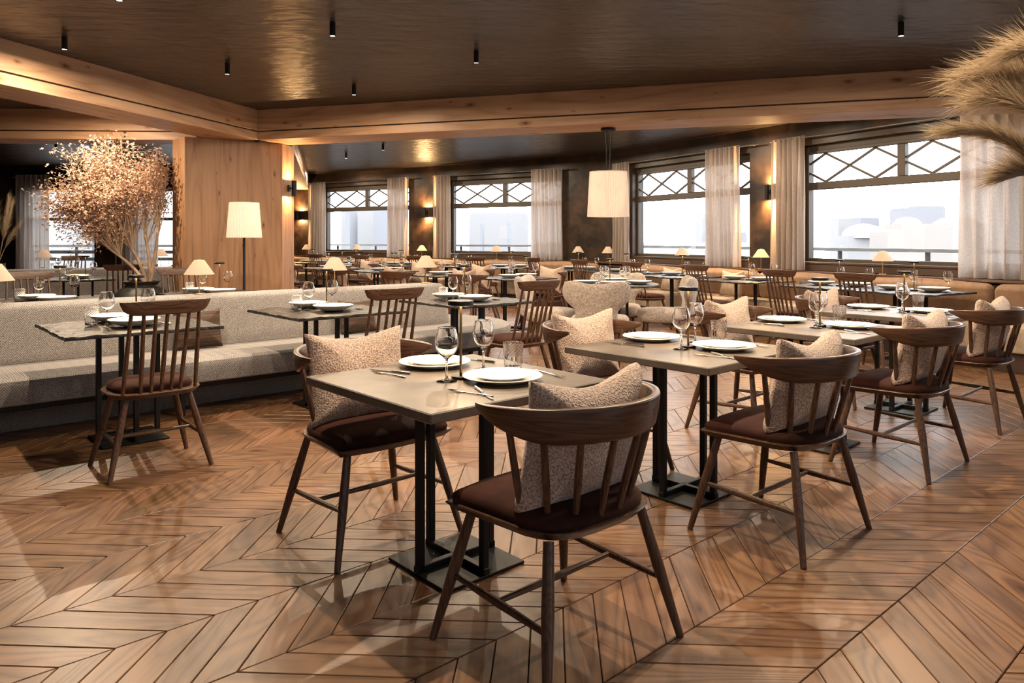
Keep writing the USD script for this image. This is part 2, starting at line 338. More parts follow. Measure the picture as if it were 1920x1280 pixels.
planks.sort()
def plank_mesh(a, n0, sh):
    g = .0016
    L = math.hypot(PB, sh)
    def q(ins, z):
        w = ins * math.sqrt(2); m = ins
        p = []
        for t, e in ((0, 0), (1, 0), (1, 1), (0, 1)):
            al = a + (PW - 2 * w) * t + w + sh * e + (sh / PB) * (m if e == 0 else -m)
            nn = n0 + (m if e == 0 else PB - m)
            xy = FD * al + FN * nn; p.append([xy[0], xy[1], z])
        return p
    dz = fr.uniform(-.0007, .0)
    v = np.array(q(g, -.009) + q(g, -.0022 + dz) + q(g + .0022, dz))
    f = np.vstack([ring_faces(3, 4), [[8, 9, 10, 11]]])
    u0, v0 = fr.uniform(0, 50), fr.uniform(0, 50)
    du = (FD * sh + FN * PB) / L; dv = np.array([-du[1], du[0]])
    uv = np.c_[v[:, :2] @ du + u0, v[:, :2] @ dv + v0]
    if np.cross(v[9] - v[8], v[10] - v[9])[2] < 0: f = f[:, ::-1]
    t = fr.choice([.84, .92, .97, 1.0, 1.05, 1.12]) * fr.uniform(.93, 1.07)
    tone = np.tile([t, t * fr.uniform(.95, 1.02), t * fr.uniform(.9, 1.03)], (12, 1))
    return v, np.vstack([f[:, [0, 1, 2]], f[:, [0, 2, 3]]]), uv, tone
def add_tone(path, tone):
    UsdGeom.PrimvarsAPI(stage.GetPrimAtPath(path)).CreatePrimvar('tone', Sdf.ValueTypeNames.Color3fArray, 'vertex').Set(Vt.Vec3fArray.FromNumpy(np.asarray(tone, np.float32)))
def in_view(c): 
    yy = max(c[1], .01); x = 960 + 1380 * c[0] / yy; y = 447 + 1380 * EYE / yy
    return c[1] > .5 and -60 < x < 1980 and y < 1340
single, rest = 0, []
for d, a, n0, sh in planks:
    c = FD * (a + PW / 2 + sh / 2) + FN * (n0 + PB / 2)
    v, f, uv, tone = plank_mesh(a, n0, sh)
    if single < 300 and in_view(c):
        add_tone(part(fl, 'plank', (v, f), 'floor_oak', False, uv), tone); single += 1
    else: rest.append((v, f, uv, tone))
ofs = np.cumsum([0] + [len(r[0]) for r in rest])
add_tone(part(fl, 'plank_field', (np.vstack([r[0] for r in rest]), np.vstack([r[1] + o for r, o in zip(rest, ofs)])), 'floor_oak', False, np.vstack([r[2] for r in rest]), kind='stuff'), np.vstack([r[3] for r in rest]))

# ---------------------------------------------------------------- ceiling, walls, windows
part(thing('ceiling', None, None, kind='structure'), 'plaster', poly_slab(ROOM, CEIL, CEIL + .2), 'ceiling_plaster', False)

WT = .26
def wall_boxes(name, p0, rot, length, start, openings, z_sill, z_head, thick=WT):
    """wall along +x of a frame whose +y is outside; openings [(x0, x1)]"""
    g = G(); xs = [start]
    for a, b in sorted(openings):
        g.box(((xs[-1] + a) / 2, thick / 2, CEIL / 2), (a - xs[-1], thick, CEIL)); xs.append(b)
        g.box(((a + b) / 2, thick / 2, z_sill / 2), (b - a, thick, z_sill)); g.box(((a + b) / 2, thick / 2, (z_head + CEIL) / 2), (b - a, thick, CEIL - z_head))
    g.box(((xs[-1] + length) / 2, thick / 2, CEIL / 2), (length - xs[-1], thick, CEIL))
    w = thing(name, None, None, (p0[0], p0[1], 0), rot, kind='structure')
    part(w, 'plaster', g, 'wall_plaster', False)
# frames: +x runs so that +y points outside
BXROT = math.atan2(-BD[1], -BD[0])          # x = -BD (towards the camera side)
AXROT = math.atan2(-AD[1], -AD[0])
SILL, HEAD = .975, 2.60
HW = 1.43
bw = [(1.443, 1), (5.25, 2), (-2.37, 3)]
wall_boxes('wall_right', BP0, BXROT, 11.5, -7.54, [(-s - HW, -s + HW) for s, _ in bw], SILL, HEAD)
aw = [(2.42, 4), (6.465, 5)]
wall_boxes('wall_back', AP0, AXROT, 0.0, -ALEN, [(-s - HW, -s + HW) for s, _ in aw], SILL, HEAD)
cw = [(-10.45, .8, 6), (-8.05, .72, 7)]
wall_boxes('wall_left', (0, CY), 0.0, CX1, CX0, [(x - h, x + h) for x, h, _ in cw], .5, 2.40)
w = thing('wall_far_left', None, None, kind='structure')
g = G(); a = np.array([CX1, CY]); b = A_END; m = (a + b) / 2; d = b - a
g.box((m[0] - .12, m[1], CEIL / 2), (np.linalg.norm(d), .26, CEIL), rot=math.atan2(d[1], d[0]))
g.box((CX0 - .13, 6.5, CEIL / 2), (.26, 21.2, CEIL))
part(w, 'plaster', g, 'wall_plaster', False)
w = thing('wall_front', None, None, kind='structure')
part(w, 'plaster', G().box((-1, -4.1, CEIL / 2), (27.5, .26, CEIL)), 'wall_plaster', False)

def window(n, p0, rot, xc, hw, z0, z1, fancy=True):
    w = thing('window_%d' % n, None, None, (p0[0], p0[1], 0), rot, kind='structure')
    y0 = .13
    g = G(); fw = .05
    for sx in (-1, 1): g.box((xc + sx * (hw - fw / 2), y0, (z0 + z1) / 2), (fw, .07, z1 - z0), .006)
    g.box((xc, y0, z0 + fw / 2), (2 * hw, .07, fw), .006); 
    part(w, 'frame', g, 'window_metal')
    if fancy:
        part(w, 'head_panel', G().box((xc, y0, (2.48 + z1) / 2), (2 * hw - .1, .06, z1 - 2.48), .004).box((xc, y0 - .04, 2.50), (2 * hw - .1, .03, .04), .004), 'window_metal')
        part(w, 'transom', G().box((xc, y0, 2.03), (2 * hw - .1, .085, .10), .006), 'window_metal')
        part(w, 'mullion', G().box((xc, y0, (2.08 + 2.48) / 2), (.10, .085, .40), .006), 'window_metal')
        A = .195; P = .375; zc = 2.28; x_end = hw - .05
        for sd in (-1, 1):
            for fl_ in (1, -1):
                pts = []; x = 0.05; 
                xs = [0.05] + [P * i + P for i in range(0, 9, 2) if P * i + P < x_end] + [x_end]
                def tri(x): t = (x / (2 * P)) % 2.0; t = (x % (4 * P)) / P; return t if t < 1 else (2 - t if t < 3 else t - 4)
                for a_, b_ in zip(xs[:-1], xs[1:]):
                    za, zb = zc + fl_ * A * tri(a_), zc + fl_ * A * tri(b_)
                    c = ((a_ + b_) / 2, 0, (za + zb) / 2); L = math.hypot(b_ - a_, zb - za)
                    part(w, 'lattice_bar', G().box((xc + sd * c[0], y0, c[2]), (L, .026, .026), tilt=ry(-math.atan2(zb - za, sd * (b_ - a_)))), 'window_metal', False)
    else:
        part(w, 'transom', G().box((xc, y0, 1.75), (2 * hw - .1, .07, .07), .006), 'window_metal')
    part(w, 'pane', G().box((xc, y0 + .02, (z0 + z1) / 2), (2 * hw - .08, .006, z1 - z0 - .06)), 'pane_glass', False)
    if fancy: part(w, 'apron_panel', G().box((xc, -.012, (.858 + z0 - .03) / 2), (2 * hw + .1, .024, z0 - .03 - .858), .004), 'sill_brown')
    part(w, 'sill', G().box((xc, .055, z0 - .012), (2 * hw, .17, .03), .004), 'sill_brown')
for s, n in bw: window(n, BP0, BXROT, -s, HW, SILL, HEAD)
for s, n in aw: window(n, AP0, AXROT, -s, HW, SILL, HEAD)
for x, h, n in cw: window(n, (0, CY), 0.0, x, h, .5, 2.40, False)

# ---------------------------------------------------------------- wooden beams and column
BC = np.array([-3.26, 9.45])
BL = np.array([.266, .964]); BR = np.array([.954, -.300])
def beam(n, p, d, length, width, side):
    """front face on the line p + t d (t from 0), body to the side; visible profile: deep board, dark groove, low board"""
    rot = math.atan2(d[1], d[0]); w = thing('trim_%d' % n, None, None, (p[0], p[1], 0), rot, kind='structure')
    yc = side * width / 2
    part(w, 'upper_board', G().box((length / 2, yc, (2.682 + CEIL) / 2), (length, width, CEIL - 2.682), .003), 'beam_oak')
    part(w, 'groove', G().box((length / 2, yc, 2.674), (length - .02, width - .04, .03)), 'floor_gap', False)
    part(w, 'lower_board', G().box((length / 2, yc, (2.567 + 2.667) / 2), (length, width, .10), .003), 'beam_oak')
beam(1, BC, BR, 9.75, .60, 1)
beam(2, BC - .0 * BL, -BL, 13.0, .55, -1)
CA, CB, CC, CDD = [np.array(q) for q in ((-4.36, 9.45), (-4.06, 9.12), (-3.07, 9.83), (-3.01, 10.17))]
beam(3, CA + np.array([.3, .02]), np.array([-.9987, -.05]), 10.0, .5, -1)
d4 = np.array([-2.25, 9.0]); d4 /= np.linalg.norm(d4)
beam(4, np.array([-3.06, 10.25]), d4, 9.15, .5, 1)
col = thing('wooden_column', 'broad knotty oak clad column under the corner of the ceiling beams', 'column')
pts = [CA, CB, CC, CDD, np.array([-3.35, 10.55]), np.array([-4.2, 10.0])]
cen = sum(pts) / 6
faces = ['side_panel', 'front_panel', 'side_panel', 'rear_panel', 'rear_panel', 'rear_panel']
for i in range(6):
    a, b = pts[i], pts[(i + 1) % 6]; d = b - a; L = np.linalg.norm(d); t = d / L; nn = np.array([t[1], -t[0]])
    if (a - cen) @ nn < 0: nn = -nn
    m = (a + b) / 2 - nn * .02
    part(col, faces[i], G().box((m[0], m[1], 2.564 / 2), (L - .004, .04, 2.564), .003, rot=math.atan2(d[1], d[0])), 'column_oak')

# ---------------------------------------------------------------- wall ledge, wall bench
def sweep(path, prof, closed=True):
    """profile (n, z) swept along a polyline of (point, mitred inward normal)"""
    k = len(prof); v = []
    for p, nn in path:
        for n, z in prof: v.append([p[0] + nn[0] * n, p[1] + nn[1] * n, z])
    m = len(path); f = []
    for i in range(m - 1):
        for j in range(k):
            f.append([i * k + j, i * k + (j + 1) % k, (i + 1) * k + (j + 1) % k, (i + 1) * k + j])
    f = list(np.vstack([np.array(f)[:, [0, 1, 2]], np.array(f)[:, [0, 2, 3]]]))
    for e, sg in ((0, 1), (m - 1, -1)):
        c = len(v); v.append(list(np.mean([v[e * k + j] for j in range(k)], axis=0)))
        for j in range(k):
            t = [e * k + (j + 1) % k, e * k + j, c]; f.append(t if sg > 0 else t[::-1])
    return np.array(v), np.array(f)
mit = (AN + BN) / (1 + AN @ BN)
WPATH = [(wb(-3.8, 0), BN), (AP0, mit), (wa(ALEN - .1, 0), AN)]
lg = thing('trim_5', None, None, kind='structure')
part(lg, 'ledge_shelf', sweep(WPATH, [(.01, .825), (.28, .825), (.283, .835), (.28, .856), (.01, .856)]), 'ledge_wood', False)
part(lg, 'ledge_rail', sweep(WPATH, [(.02, .60), (.22, .60), (.22, .765), (.24, .765), (.24, .80), (.02, .80)]), 'ledge_wood', False)
bench = thing('wall_bench', 'long tan upholstered bench running along the window walls', 'bench')
part(bench, 'seat', sweep(WPATH, [(.30, .20), (.93, .20), (.945, .22), (.95, .40), (.93, .44), (.88, .455), (.30, .455)]), 'seat_cream', 40)
part(bench, 'plinth', sweep(WPATH, [(.10, .002), (.86, .002), (.86, .20), (.10, .20)]), 'sill_brown', False)
def back_cushion(c, rot, L):
    v, f = round_box((L / 2, .075, .19), .07, 4)
    g = G().add(v, f)
    def bend(v):
        v = v.copy(); v[:, 2] += .025 * (1 - (np.abs(v[:, 0]) / (L / 2)) ** 4) * (v[:, 2] > 0) - .02 * (np.abs(v[:, 0]) / (L / 2)) ** 8 * (v[:, 2] > 0)
        v = v @ rx(.10).T @ rz(rot).T; return v + np.array([c[0], c[1], .635])
    part(bench, 'back_cushion', g.xf(bend), 'back_tan', 50)
for i in range(7):
    s = -2.3 + 1.6 * i
    if s < 7.3: back_cushion(wb(s, .345), BXROT, 1.585)
for i in range(6): back_cushion(wa(.75 + 1.6 * i, .345), AXROT, 1.585)

# ---------------------------------------------------------------- curtains and rods
def curtain_mesh(x0, x1, z0, z1, folds, seed, amp=.06):
    r = np.random.default_rng(seed); nx = folds * 14; nz = 14
    u = np.linspace(0, 1, nx); zz = np.linspace(0, 1, nz)
    ph = np.cumsum(r.uniform(.8, 1.25, nx)); ph = ph / ph[-1] * folds * 2 * PI
    v = []
    for t in zz:
        sharp = .55 + .45 * (1 - t)
        yy = amp * sharp * np.sin(ph + .25 * np.sin(3 * t + seed)) + .012 * np.sin(2.3 * ph + 5 * t)
        xx = x0 + (x1 - x0) * (u + .012 * np.sin(ph * .5) * (1 - t))
        v.append(np.c_[xx, -np.abs(amp) - .01 - yy * .9, np.full(nx, z0 + (z1 - z0) * t)])
    v = np.vstack(v); f = []
    i, j = np.meshgrid(np.arange(nz - 1), np.arange(nx - 1), indexing='ij')
    f = np.stack([i * nx + j, i * nx + j + 1, (i + 1) * nx + j + 1, (i + 1) * nx + j], -1).reshape(-1, 4)
    return v, np.vstack([f[:, [0, 1, 2]], f[:, [0, 2, 3]]])
cur_n = 0
def curtain(p0, rot, x0, x1, where, z0=.862, z1=2.72, folds=6):
    global cur_n; cur_n += 1
    v, f = curtain_mesh(0, x1 - x0, z0, z1, folds, cur_n)
    c = np.array(p0) + np.array([math.cos(rot), math.sin(rot)]) * x0 + np.array([math.sin(rot), -math.cos(rot)]) * .05
    t = thing('curtain', 'sheer linen curtain at ' + where, 'curtain', (c[0], c[1], 0), rot, 'sheer window curtains')
    part(t, 'fabric', (v, f), 'curtain', True)
    part(t, 'heading_tape', G().box(((x1 - x0) / 2, -.055, z1 - .01), (x1 - x0, .02, .03)), 'curtain', False)
def rod(p0, rot, x0, x1, where, z=2.70):
    c = np.array(p0) + np.array([math.cos(rot), math.sin(rot)]) * x0 + np.array([math.sin(rot), -math.cos(rot)]) * .11
    t = thing('curtain_rod', 'thin silver curtain rod above ' + where, 'curtain rod', (c[0], c[1], 0), rot, 'curtain rods')
    part(t, 'rod', G().tube([(0, 0, z), (x1 - x0, 0, z)], .012, 8), 'rod_metal')
    part(t, 'bracket', G().tube([(.15, .10, z), (.15, 0, z)], .008, 6), 'rod_metal'); part(t, 'bracket', G().tube([(x1 - x0 - .15, .10, z), (x1 - x0 - .15, 0, z)], .008, 6), 'rod_metal')
for (p0, rot, s, l0, l1, r0, r1, nm) in (
        (BP0, BXROT, 1.443, 3.28, 2.72, .60, -.55, 'right wall window nearest the camera'), (BP0, BXROT, 5.25, 7.10, 6.66, 4.62, 3.92, 'right wall window beside the pendant lamp'),
        (AP0, AXROT, 2.42, 4.20, 3.74, 1.62, .90, 'back wall window left of the pendant lamp'), (AP0, AXROT, 6.465, 8.27, 7.68, 5.58, 4.97, 'back wall window next to the oak column')):
    curtain(p0, rot, -l0, -l1, 'left side of ' + nm, folds=6 if l0 - l1 > .5 else 5); curtain(p0, rot, -r0, -r1, 'right side of ' + nm, folds=7)
    rod(p0, rot, -max(l0 + .05, s + 1.75), -min(r1 - .1, s - 1.7), nm)
curtain((0, CY), 0, -11.38, -10.62, 'far left window behind the pampas grass', .03, 2.76, 7)
curtain((0, CY), 0, -8.95, -8.12, 'left window behind the potted tree', .03, 2.76, 8)
rod((0, CY), 0, -11.45, -7.2, 'left windows behind the tree', 2.70)

# ---------------------------------------------------------------- wall sconces
def build_sconce(r):
    part(r, 'wall_plate', G().box((0, -.012, 0), (.05, .024, .09), .004), 'black_metal')
    g = G().lathe([(.030, -.105), (.033, -.105), (.033, .105), (.030, .105), (.030, .02), (.0, .02), (.0, -.02), (.030, -.02), (.030, -.105)], 20, (0, -.085, 0))
    part(r, 'body', g, 'black_metal')
    part(r, 'arm', G().tube([(0, -.02, 0), (0, -.05, 0)], .012, 8), 'black_metal')
    part(r, 'bulb', G().lathe([(0, .026), (.026, .026), (.026, .03), (0, .03)], 12, (0, -.085, 0)).lathe([(0, -.03), (.026, -.03), (.026, -.026), (0, -.026)], 12, (0, -.085, 0)), 'glow_warm')
def sconce(p, rot, z, where, power=22.0):
    put('sconce', build_sconce, 'wall_sconce', 'black up-and-down wall sconce ' + where, 'wall lamp', (p[0], p[1], z), rot, 'black wall sconces')
    q = np.array(p) + np.array([math.sin(rot), -math.cos(rot)]) * .085
    light_disk('sconce_light', (q[0], q[1], z + .108), .02, power * SPOT, (1, .58, .24), up=True, cone=42); light_disk('sconce_light', (q[0], q[1], z - .108), .02, power * SPOT, (1, .58, .24), cone=42)
p = wb(3.42, 0); sconce(p, BXROT, 1.98, 'between the two right wall windows')
p = wa(4.50, 0); sconce(p, AXROT, 1.90, 'between the two back wall windows')
p = wa(8.75, 0); sconce(p, AXROT, 1.90, 'left of the back wall, beside the column')
dC = CDD - CC; sconce((CC + CDD) / 2, math.atan2(dC[1], dC[0]), 1.98, 'on the narrow right face of the oak column', 6.0)

# ---------------------------------------------------------------- ceiling spots
def build_spot(r):
    part(r, 'canister', G().lathe([(0, 0), (.022, 0), (.022, -.105), (.018, -.105), (.018, -.10)], 16), 'black_metal')
    part(r, 'lens', G().lathe([(.0185, -.1045), (0, -.1045)], 16), 'glow_spot')
def spot(x, y, where, power=1.0, vis=True):
    if vis: put('spot', build_spot, 'ceiling_spotlight', 'small black cylinder spotlight on dark ceiling ' + where, 'spotlight', (x, y, CEIL), 0, 'ceiling spotlights')
    if power: light_disk('spot_light', (x, y, CEIL - .112), .02, 26.0 * SPOT * power, WARM, cone=52, soft=.5)

# ---------------------------------------------------------------- tables
def rough_outline(hx, hy, seed, n=22):
    r = np.random.default_rng(seed); o = []
    c = [(-hx, -hy), (hx, -hy), (hx, hy), (-hx, hy)]
    for i in range(4):
        a, b = np.array(c[i]), np.array(c[(i + 1) % 4])
        for t in np.arange(n) / n:
            p = a + (b - a) * t; o.append(p * (1 - (r.uniform(0, .022) if t > 0 else .003)))
    return np.array(o)
def table_base(r, s=.39):
    h = s / 2
    part(r, 'base_plate', G().box((0, 0, .007), (s, s, .012), .002), 'black_metal')
    part(r, 'base_cross', G().box((0, 0, .026), (s, .03, .026), .003).box((0, 0, .026), (.03, s, .026), .003), 'black_metal')
    for x, y in ((h - .02, 0), (-h + .02, 0), (0, h - .02), (0, -h + .02)):
        part(r, 'leg', G().box((x, y, (.705 + .013) / 2), (.03, .03, .705 - .013), .003), 'black_metal')
    part(r, 'top_frame', G().box((0, 0, .698), (s, .04, .014)).box((0, 0, .698), (.04, s, .014)), 'black_metal', False)
def build_stone(r):
    part(r, 'tabletop', G().box((0, 0, .7225), (.87, .87, .035), .004), 'stone'); table_base(r)
def slate_top(hx, hy, seed):
    o = rough_outline(hx, hy, seed); g = G(); k = len(o)
    rings = np.linspace(0, 1, 17)[1:]; v = [[0, 0, .74]]
    for q in rings:
        for x, y in o * q: v.append([x, y, .74])
    v = np.array(v); nz = meshkit.fbm(np.c_[v[:, :2] * 14, np.full(len(v), seed)], 4)
    v[:, 2] += (nz - .66) * .022
    m = len(v); edge = v[-k:].copy(); low = edge.copy(); low[:, 2] = .716; mid = edge.copy(); mid[:, :2] *= 1.006; mid[:, 2] -= .010
    v = np.vstack([v, mid, low, [[0, 0, .716]]])
    f = [[0, 1 + j, 1 + (j + 1) % k, 0] for j in range(k)]
    nr = len(rings) + 2
    for a in range(nr - 1):
        f += [[1 + a * k + j, 1 + (a + 1) * k + j, 1 + (a + 1) * k + (j + 1) % k, 1 + a * k + (j + 1) % k] for j in range(k)]
    t = 1 + (nr - 1) * k; c = len(v) - 1
    f += [[t + j, c, t + (j + 1) % k, t + j] for j in range(k)]
    return g.add(v, tri_clean(f))
def build_slate(r): part(r, 'tabletop', slate_top(.45, .45, 3), 'slate'); table_base(r)
def build_wall_slate(r): part(r, 'tabletop', slate_top(.44, .46, 4), 'slate'); table_base(r)
def build_round(r):
    part(r, 'tabletop', G().lathe([(0, .74), (.57, .74), (.58, .735), (.585, .725), (.575, .712), (0, .712)], 40).xf(lambda v: v * np.array([1, 1, 1])), 'slate', 30); table_base(r, .46)

# ---------------------------------------------------------------- chairs
def leg(r, p0, p1, name='leg', rad=(.016, .0195, .0125)):
    p0, p1 = np.array(p0), np.array(p1); part(r, name, G().tube([p0, p0 + (p1 - p0) * .45, p1], rad, 12), 'walnut_upright')
def stretchers(r, foot, top, z=.2):
    def at(sx, sy, zz): t = (top[2] - zz) / top[2]; return np.array([sx * (top[0] + (foot[0] - top[0]) * t), sy * (top[1] + (foot[1] - top[1]) * t), zz])
    mids = []
    for sx in (-1, 1):
        a, b = at(sx, 1, z + .01), at(sx, -1, z - .01); m = (a + b) / 2; mids.append(m)
        part(r, 'stretcher', G().tube([a, m, b], [.009, .0135, .009], 10), 'walnut_upright')
    part(r, 'stretcher', G().tube([mids[0], (mids[0] + mids[1]) / 2, mids[1]], [.009, .0125, .009], 10), 'walnut_flat')
def seat_outline(w_front, w_back, yf, yb, n=14, bow=.015):
    """pointed front corners, rounded back"""
    o = [(-w_front, yf - .01), (-w_front * .5, yf + bow), (0, yf + bow * 1.3), (w_front * .5, yf + bow), (w_front, yf - .01)]
    for a in np.linspace(0, PI, n):
        x = w_back * math.copysign(abs(math.cos(a)) ** .62, math.cos(a)); y = -.03 + (yb + .03) * math.sin(a) ** .72; o.append((x, y))
    return np.array(o)
def seat_board(o, z0, z1):
    g = G(); k = len(o); c = np.array([0, 0.0])
    lv = [(.80, z0), (.90, z0 + .004), (.985, z1 - .008), (1.0, z1 - .004), (.992, z1)]
    v = np.vstack([np.c_[o * s, np.full(k, z)] for s, z in lv] + [[[0, 0, z1]], [[0, 0, z0]]]); n = len(lv) * k
    f = list(ring_faces(len(lv), k)) + [[(len(lv) - 1) * k + j, (len(lv) - 1) * k + (j + 1) % k, n, n] for j in range(k)] + [[(j + 1) % k, j, n + 1, n + 1] for j in range(k)]
    f = tri_clean(f)
    return g.add(v, f[:, ::-1] if poly_area(o) < 0 else f)
def pad(o, z0, h):
    """domed upholstered pad on an outline"""
    g = G(); k = len(o); lv = [(1.0, 0.0), (1.015, .25 * h), (1.0, .5 * h), (.95, .72 * h), (.85, .88 * h), (.6, .98 * h), (.3, h)]
    v = np.vstack([np.c_[o * s, np.full(k, z0 + z)] for s, z in lv] + [[[0, 0, z0 + h]]]); n = len(lv) * k
    f = list(ring_faces(len(lv), k)) + [[(len(lv) - 1) * k + j, (len(lv) - 1) * k + (j + 1) % k, n, n] for j in range(k)]
    f = tri_clean(f); return g.add(v, f[:, ::-1] if poly_area(o) < 0 else f)
SB = .452
def build_armchair(r):
    o = seat_outline(.285, .265, .235, -.25)
    st = part(r, 'seat', seat_board(o, SB - .034, SB), 'walnut_flat', 30)
    part(st, 'seat_pad', pad(o * np.array([.93, .93]) + np.array([0, -.0]), SB, .05), 'velvet', 40)
    top, foot = (.21, .175, SB - .03), (.305, .265, 0)
    for sx in (-1, 1):
        for sy in (1, -1): leg(r, (sx * top[0], sy * top[1], top[2]), (sx * foot[0], sy * foot[1], 0))
    stretchers(r, foot, top)
    # curved back rail: half an ellipse from arm tip to arm tip round the back
    N = 41; g = G(); v = []; sec = 10
    for i, a in enumerate(np.linspace(-1.0, 1.0, N)):
        ang = a * math.radians(101); t = abs(a)
        rxx, ryy = .302, .295
        cx, cy = rxx * math.sin(ang), -.015 - ryy * math.cos(ang)
        nx, ny = math.sin(ang) / rxx, -math.cos(ang) / ryy; L = math.hypot(nx, ny); nx /= L; ny /= L
        zt = .822 - .018 * t ** 2; e = max(0.0, (t - .45) / .55)
        hgt = .094 * (1 - e ** 1.8) + .014
        th = .030 * (1 - .75 * max(0, (t - .8) / .2) ** 2)
        lean = .16
        for b in range(sec):
            q = 2 * PI * b / sec; cs, sn = math.cos(q), math.sin(q)
            oy = math.copysign(abs(cs) ** .5, cs) * th / 2; oz = math.copysign(abs(sn) ** .35, sn) * hgt / 2
            z = zt - hgt / 2 + oz; off = oy + lean * (z - .75)
            v.append([cx + nx * off, cy + ny * off, z])
    v = np.array(v); f = list(ring_faces(N, sec)); n = len(v)
    v = np.vstack([v, v[:sec].mean(0), v[-sec:].mean(0)])
    f += [[(j + 1) % sec, j, n, n] for j in range(sec)] + [[(N - 1) * sec + j, (N - 1) * sec + (j + 1) % sec, n + 1, n + 1] for j in range(sec)]
    part(r, 'back_rail', g.add(v, tri_clean(f)[:, ::-1]), 'walnut_rail', 45)
    for a in np.linspace(-1, 1, 8):
        ang = a * math.radians(72); an2 = a * math.radians(76)
        p0 = (.225 * math.sin(ang), -.005 - .215 * math.cos(ang), SB - .01); p1 = (.296 * math.sin(an2), -.015 - .289 * math.cos(an2), .745 + .04 * max(0, abs(a) - .6))
        part(r, 'spindle', G().tube([p0, np.array(p0) * .5 + np.array(p1) * .5, p1], [.0095, .0125, .0105], 8), 'walnut_upright')
def build_spindle_chair(r):
    n = 36; an = np.arange(n) / n * 2 * PI
    o = np.c_[.245 * np.sign(np.cos(an)) * np.abs(np.cos(an)) ** .62, .215 * np.sign(np.sin(an)) * np.abs(np.sin(an)) ** .62]
    st = part(r, 'seat', seat_board(o, SB - .034, SB), 'walnut_flat', 30)
    part(st, 'seat_pad', pad(o * .86 + np.array([0, .022]), SB, .052), 'velvet', 40)
    top, foot = (.165, .135, SB - .03), (.265, .215, 0)
    for sx in (-1, 1):
        for sy in (1, -1): leg(r, (sx * top[0], sy * top[1], top[2]), (sx * foot[0], sy * foot[1], 0))
    stretchers(r, foot, top, .19)
    for a in np.linspace(-1, 1, 7):
        p0 = np.array((.155 * a, -.185 + .02 * a * a, SB - .01)); p1 = np.array((.175 * a, -.305 + .028 * a * a, .90))
        if abs(a) == 1: p0[0] = .19 * a
        part(r, 'spindle', G().tube([p0, p0 * .6 + p1 * .4, p1], [.009, .0125, .0095], 8), 'walnut_upright')
    N = 25; sec = 10; v = []
    for a in np.linspace(-1, 1, N):
        x = .232 * a; e = max(0, (abs(a) - .55) / .45); hgt = .068 * math.sqrt(max(0.0, 1 - e ** 2.2)) * 1.0 + .012
        y = -.318 + .038 * a * a; zt = .968 - .004 * a * a; th = .028 * (1 - .3 * e)
        for b in range(sec):
            q = 2 * PI * b / sec; cs, sn = math.cos(q), math.sin(q)
            oy = math.copysign(abs(cs) ** .5, cs) * th / 2; oz = math.copysign(abs(sn) ** .4, sn) * hgt / 2; z = zt - hgt / 2 + oz
            v.append([x, y + oy - .2 * (z - .93), z])
    v = np.array(v); f = list(ring_faces(N, sec)); m = len(v); v = np.vstack([v, v[:sec].mean(0), v[-sec:].mean(0)])
    f += [[(j + 1) % sec, j, m, m] for j in range(sec)] + [[(N - 1) * sec + j, (N - 1) * sec + (j + 1) % sec, m + 1, m + 1] for j in range(sec)]
    part(r, 'top_rail', G().add(v, tri_clean(f)), 'walnut_flat', 45)
def lounge_outline(n=72):
    pts = []
    ctl = [(0, .80), (.10, .805), (.2, .825), (.29, .83), (.355, .80), (.385, .73), (.375, .65), (.33, .585), (.265, .53), (.235, .47), (.24, .40), (.23, .34), (.12, .325), (0, .32)]
    ctl = ctl + [(-x, z) for x, z in ctl[-2:0:-1]]
    c = np.array(ctl); k = len(c)
    for i in range(k):
        p0, p1, p2, p3 = c[i - 1], c[i], c[(i + 1) % k], c[(i + 2) % k]
        for t in (0, .33, .66):
            pts.append(.5 * (2 * p1 + (p2 - p0) * t + (2 * p0 - 5 * p1 + 4 * p2 - p3) * t * t + (3 * p1 - p0 - 3 * p2 + p3) * t ** 3))
    return np.array(pts)
def build_lounge(r):
    v, f = puff(lounge_outline(), .13, 8, 5.0, .5, center=(0, .60))
    def bend(v):
        v = v.copy(); v[:, 1] += -.30 + .75 * v[:, 0] ** 2 - .16 * (v[:, 2] - .4); return v
    part(r, 'backrest', G().add(v, f).xf(bend), 'lounge_boucle', 60)
    an = np.arange(40) / 40 * 2 * PI
    o = np.c_[.33 * np.sign(np.cos(an)) * np.abs(np.cos(an)) ** .7, .03 + .30 * np.sign(np.sin(an)) * np.abs(np.sin(an)) ** .7]
    lv = [(.86, .0), (.97, .02), (1.02, .07), (.99, .12), (.92, .145), (.75, .155), (.4, .16)]
    v = np.vstack([np.c_[o * s, np.full(40, .27 + z)] for s, z in lv] + [[[0, .03, .43]], [[0, .03, .27]]]); m = len(lv) * 40
    f = list(ring_faces(len(lv), 40)) + [[(len(lv) - 1) * 40 + j, (len(lv) - 1) * 40 + (j + 1) % 40, m, m] for j in range(40)] + [[(j + 1) % 40, j, m + 1, m + 1] for j in range(40)]
    part(r, 'seat', G().add(v, tri_clean(f)), 'lounge_boucle', 60)
    for sx in (-1, 1):
        for sy in (1, -1): leg(r, (sx * .2, .03 + sy * .19, .285), (sx * .24, .03 + sy * .23, 0), rad=(.024, .022, .016))

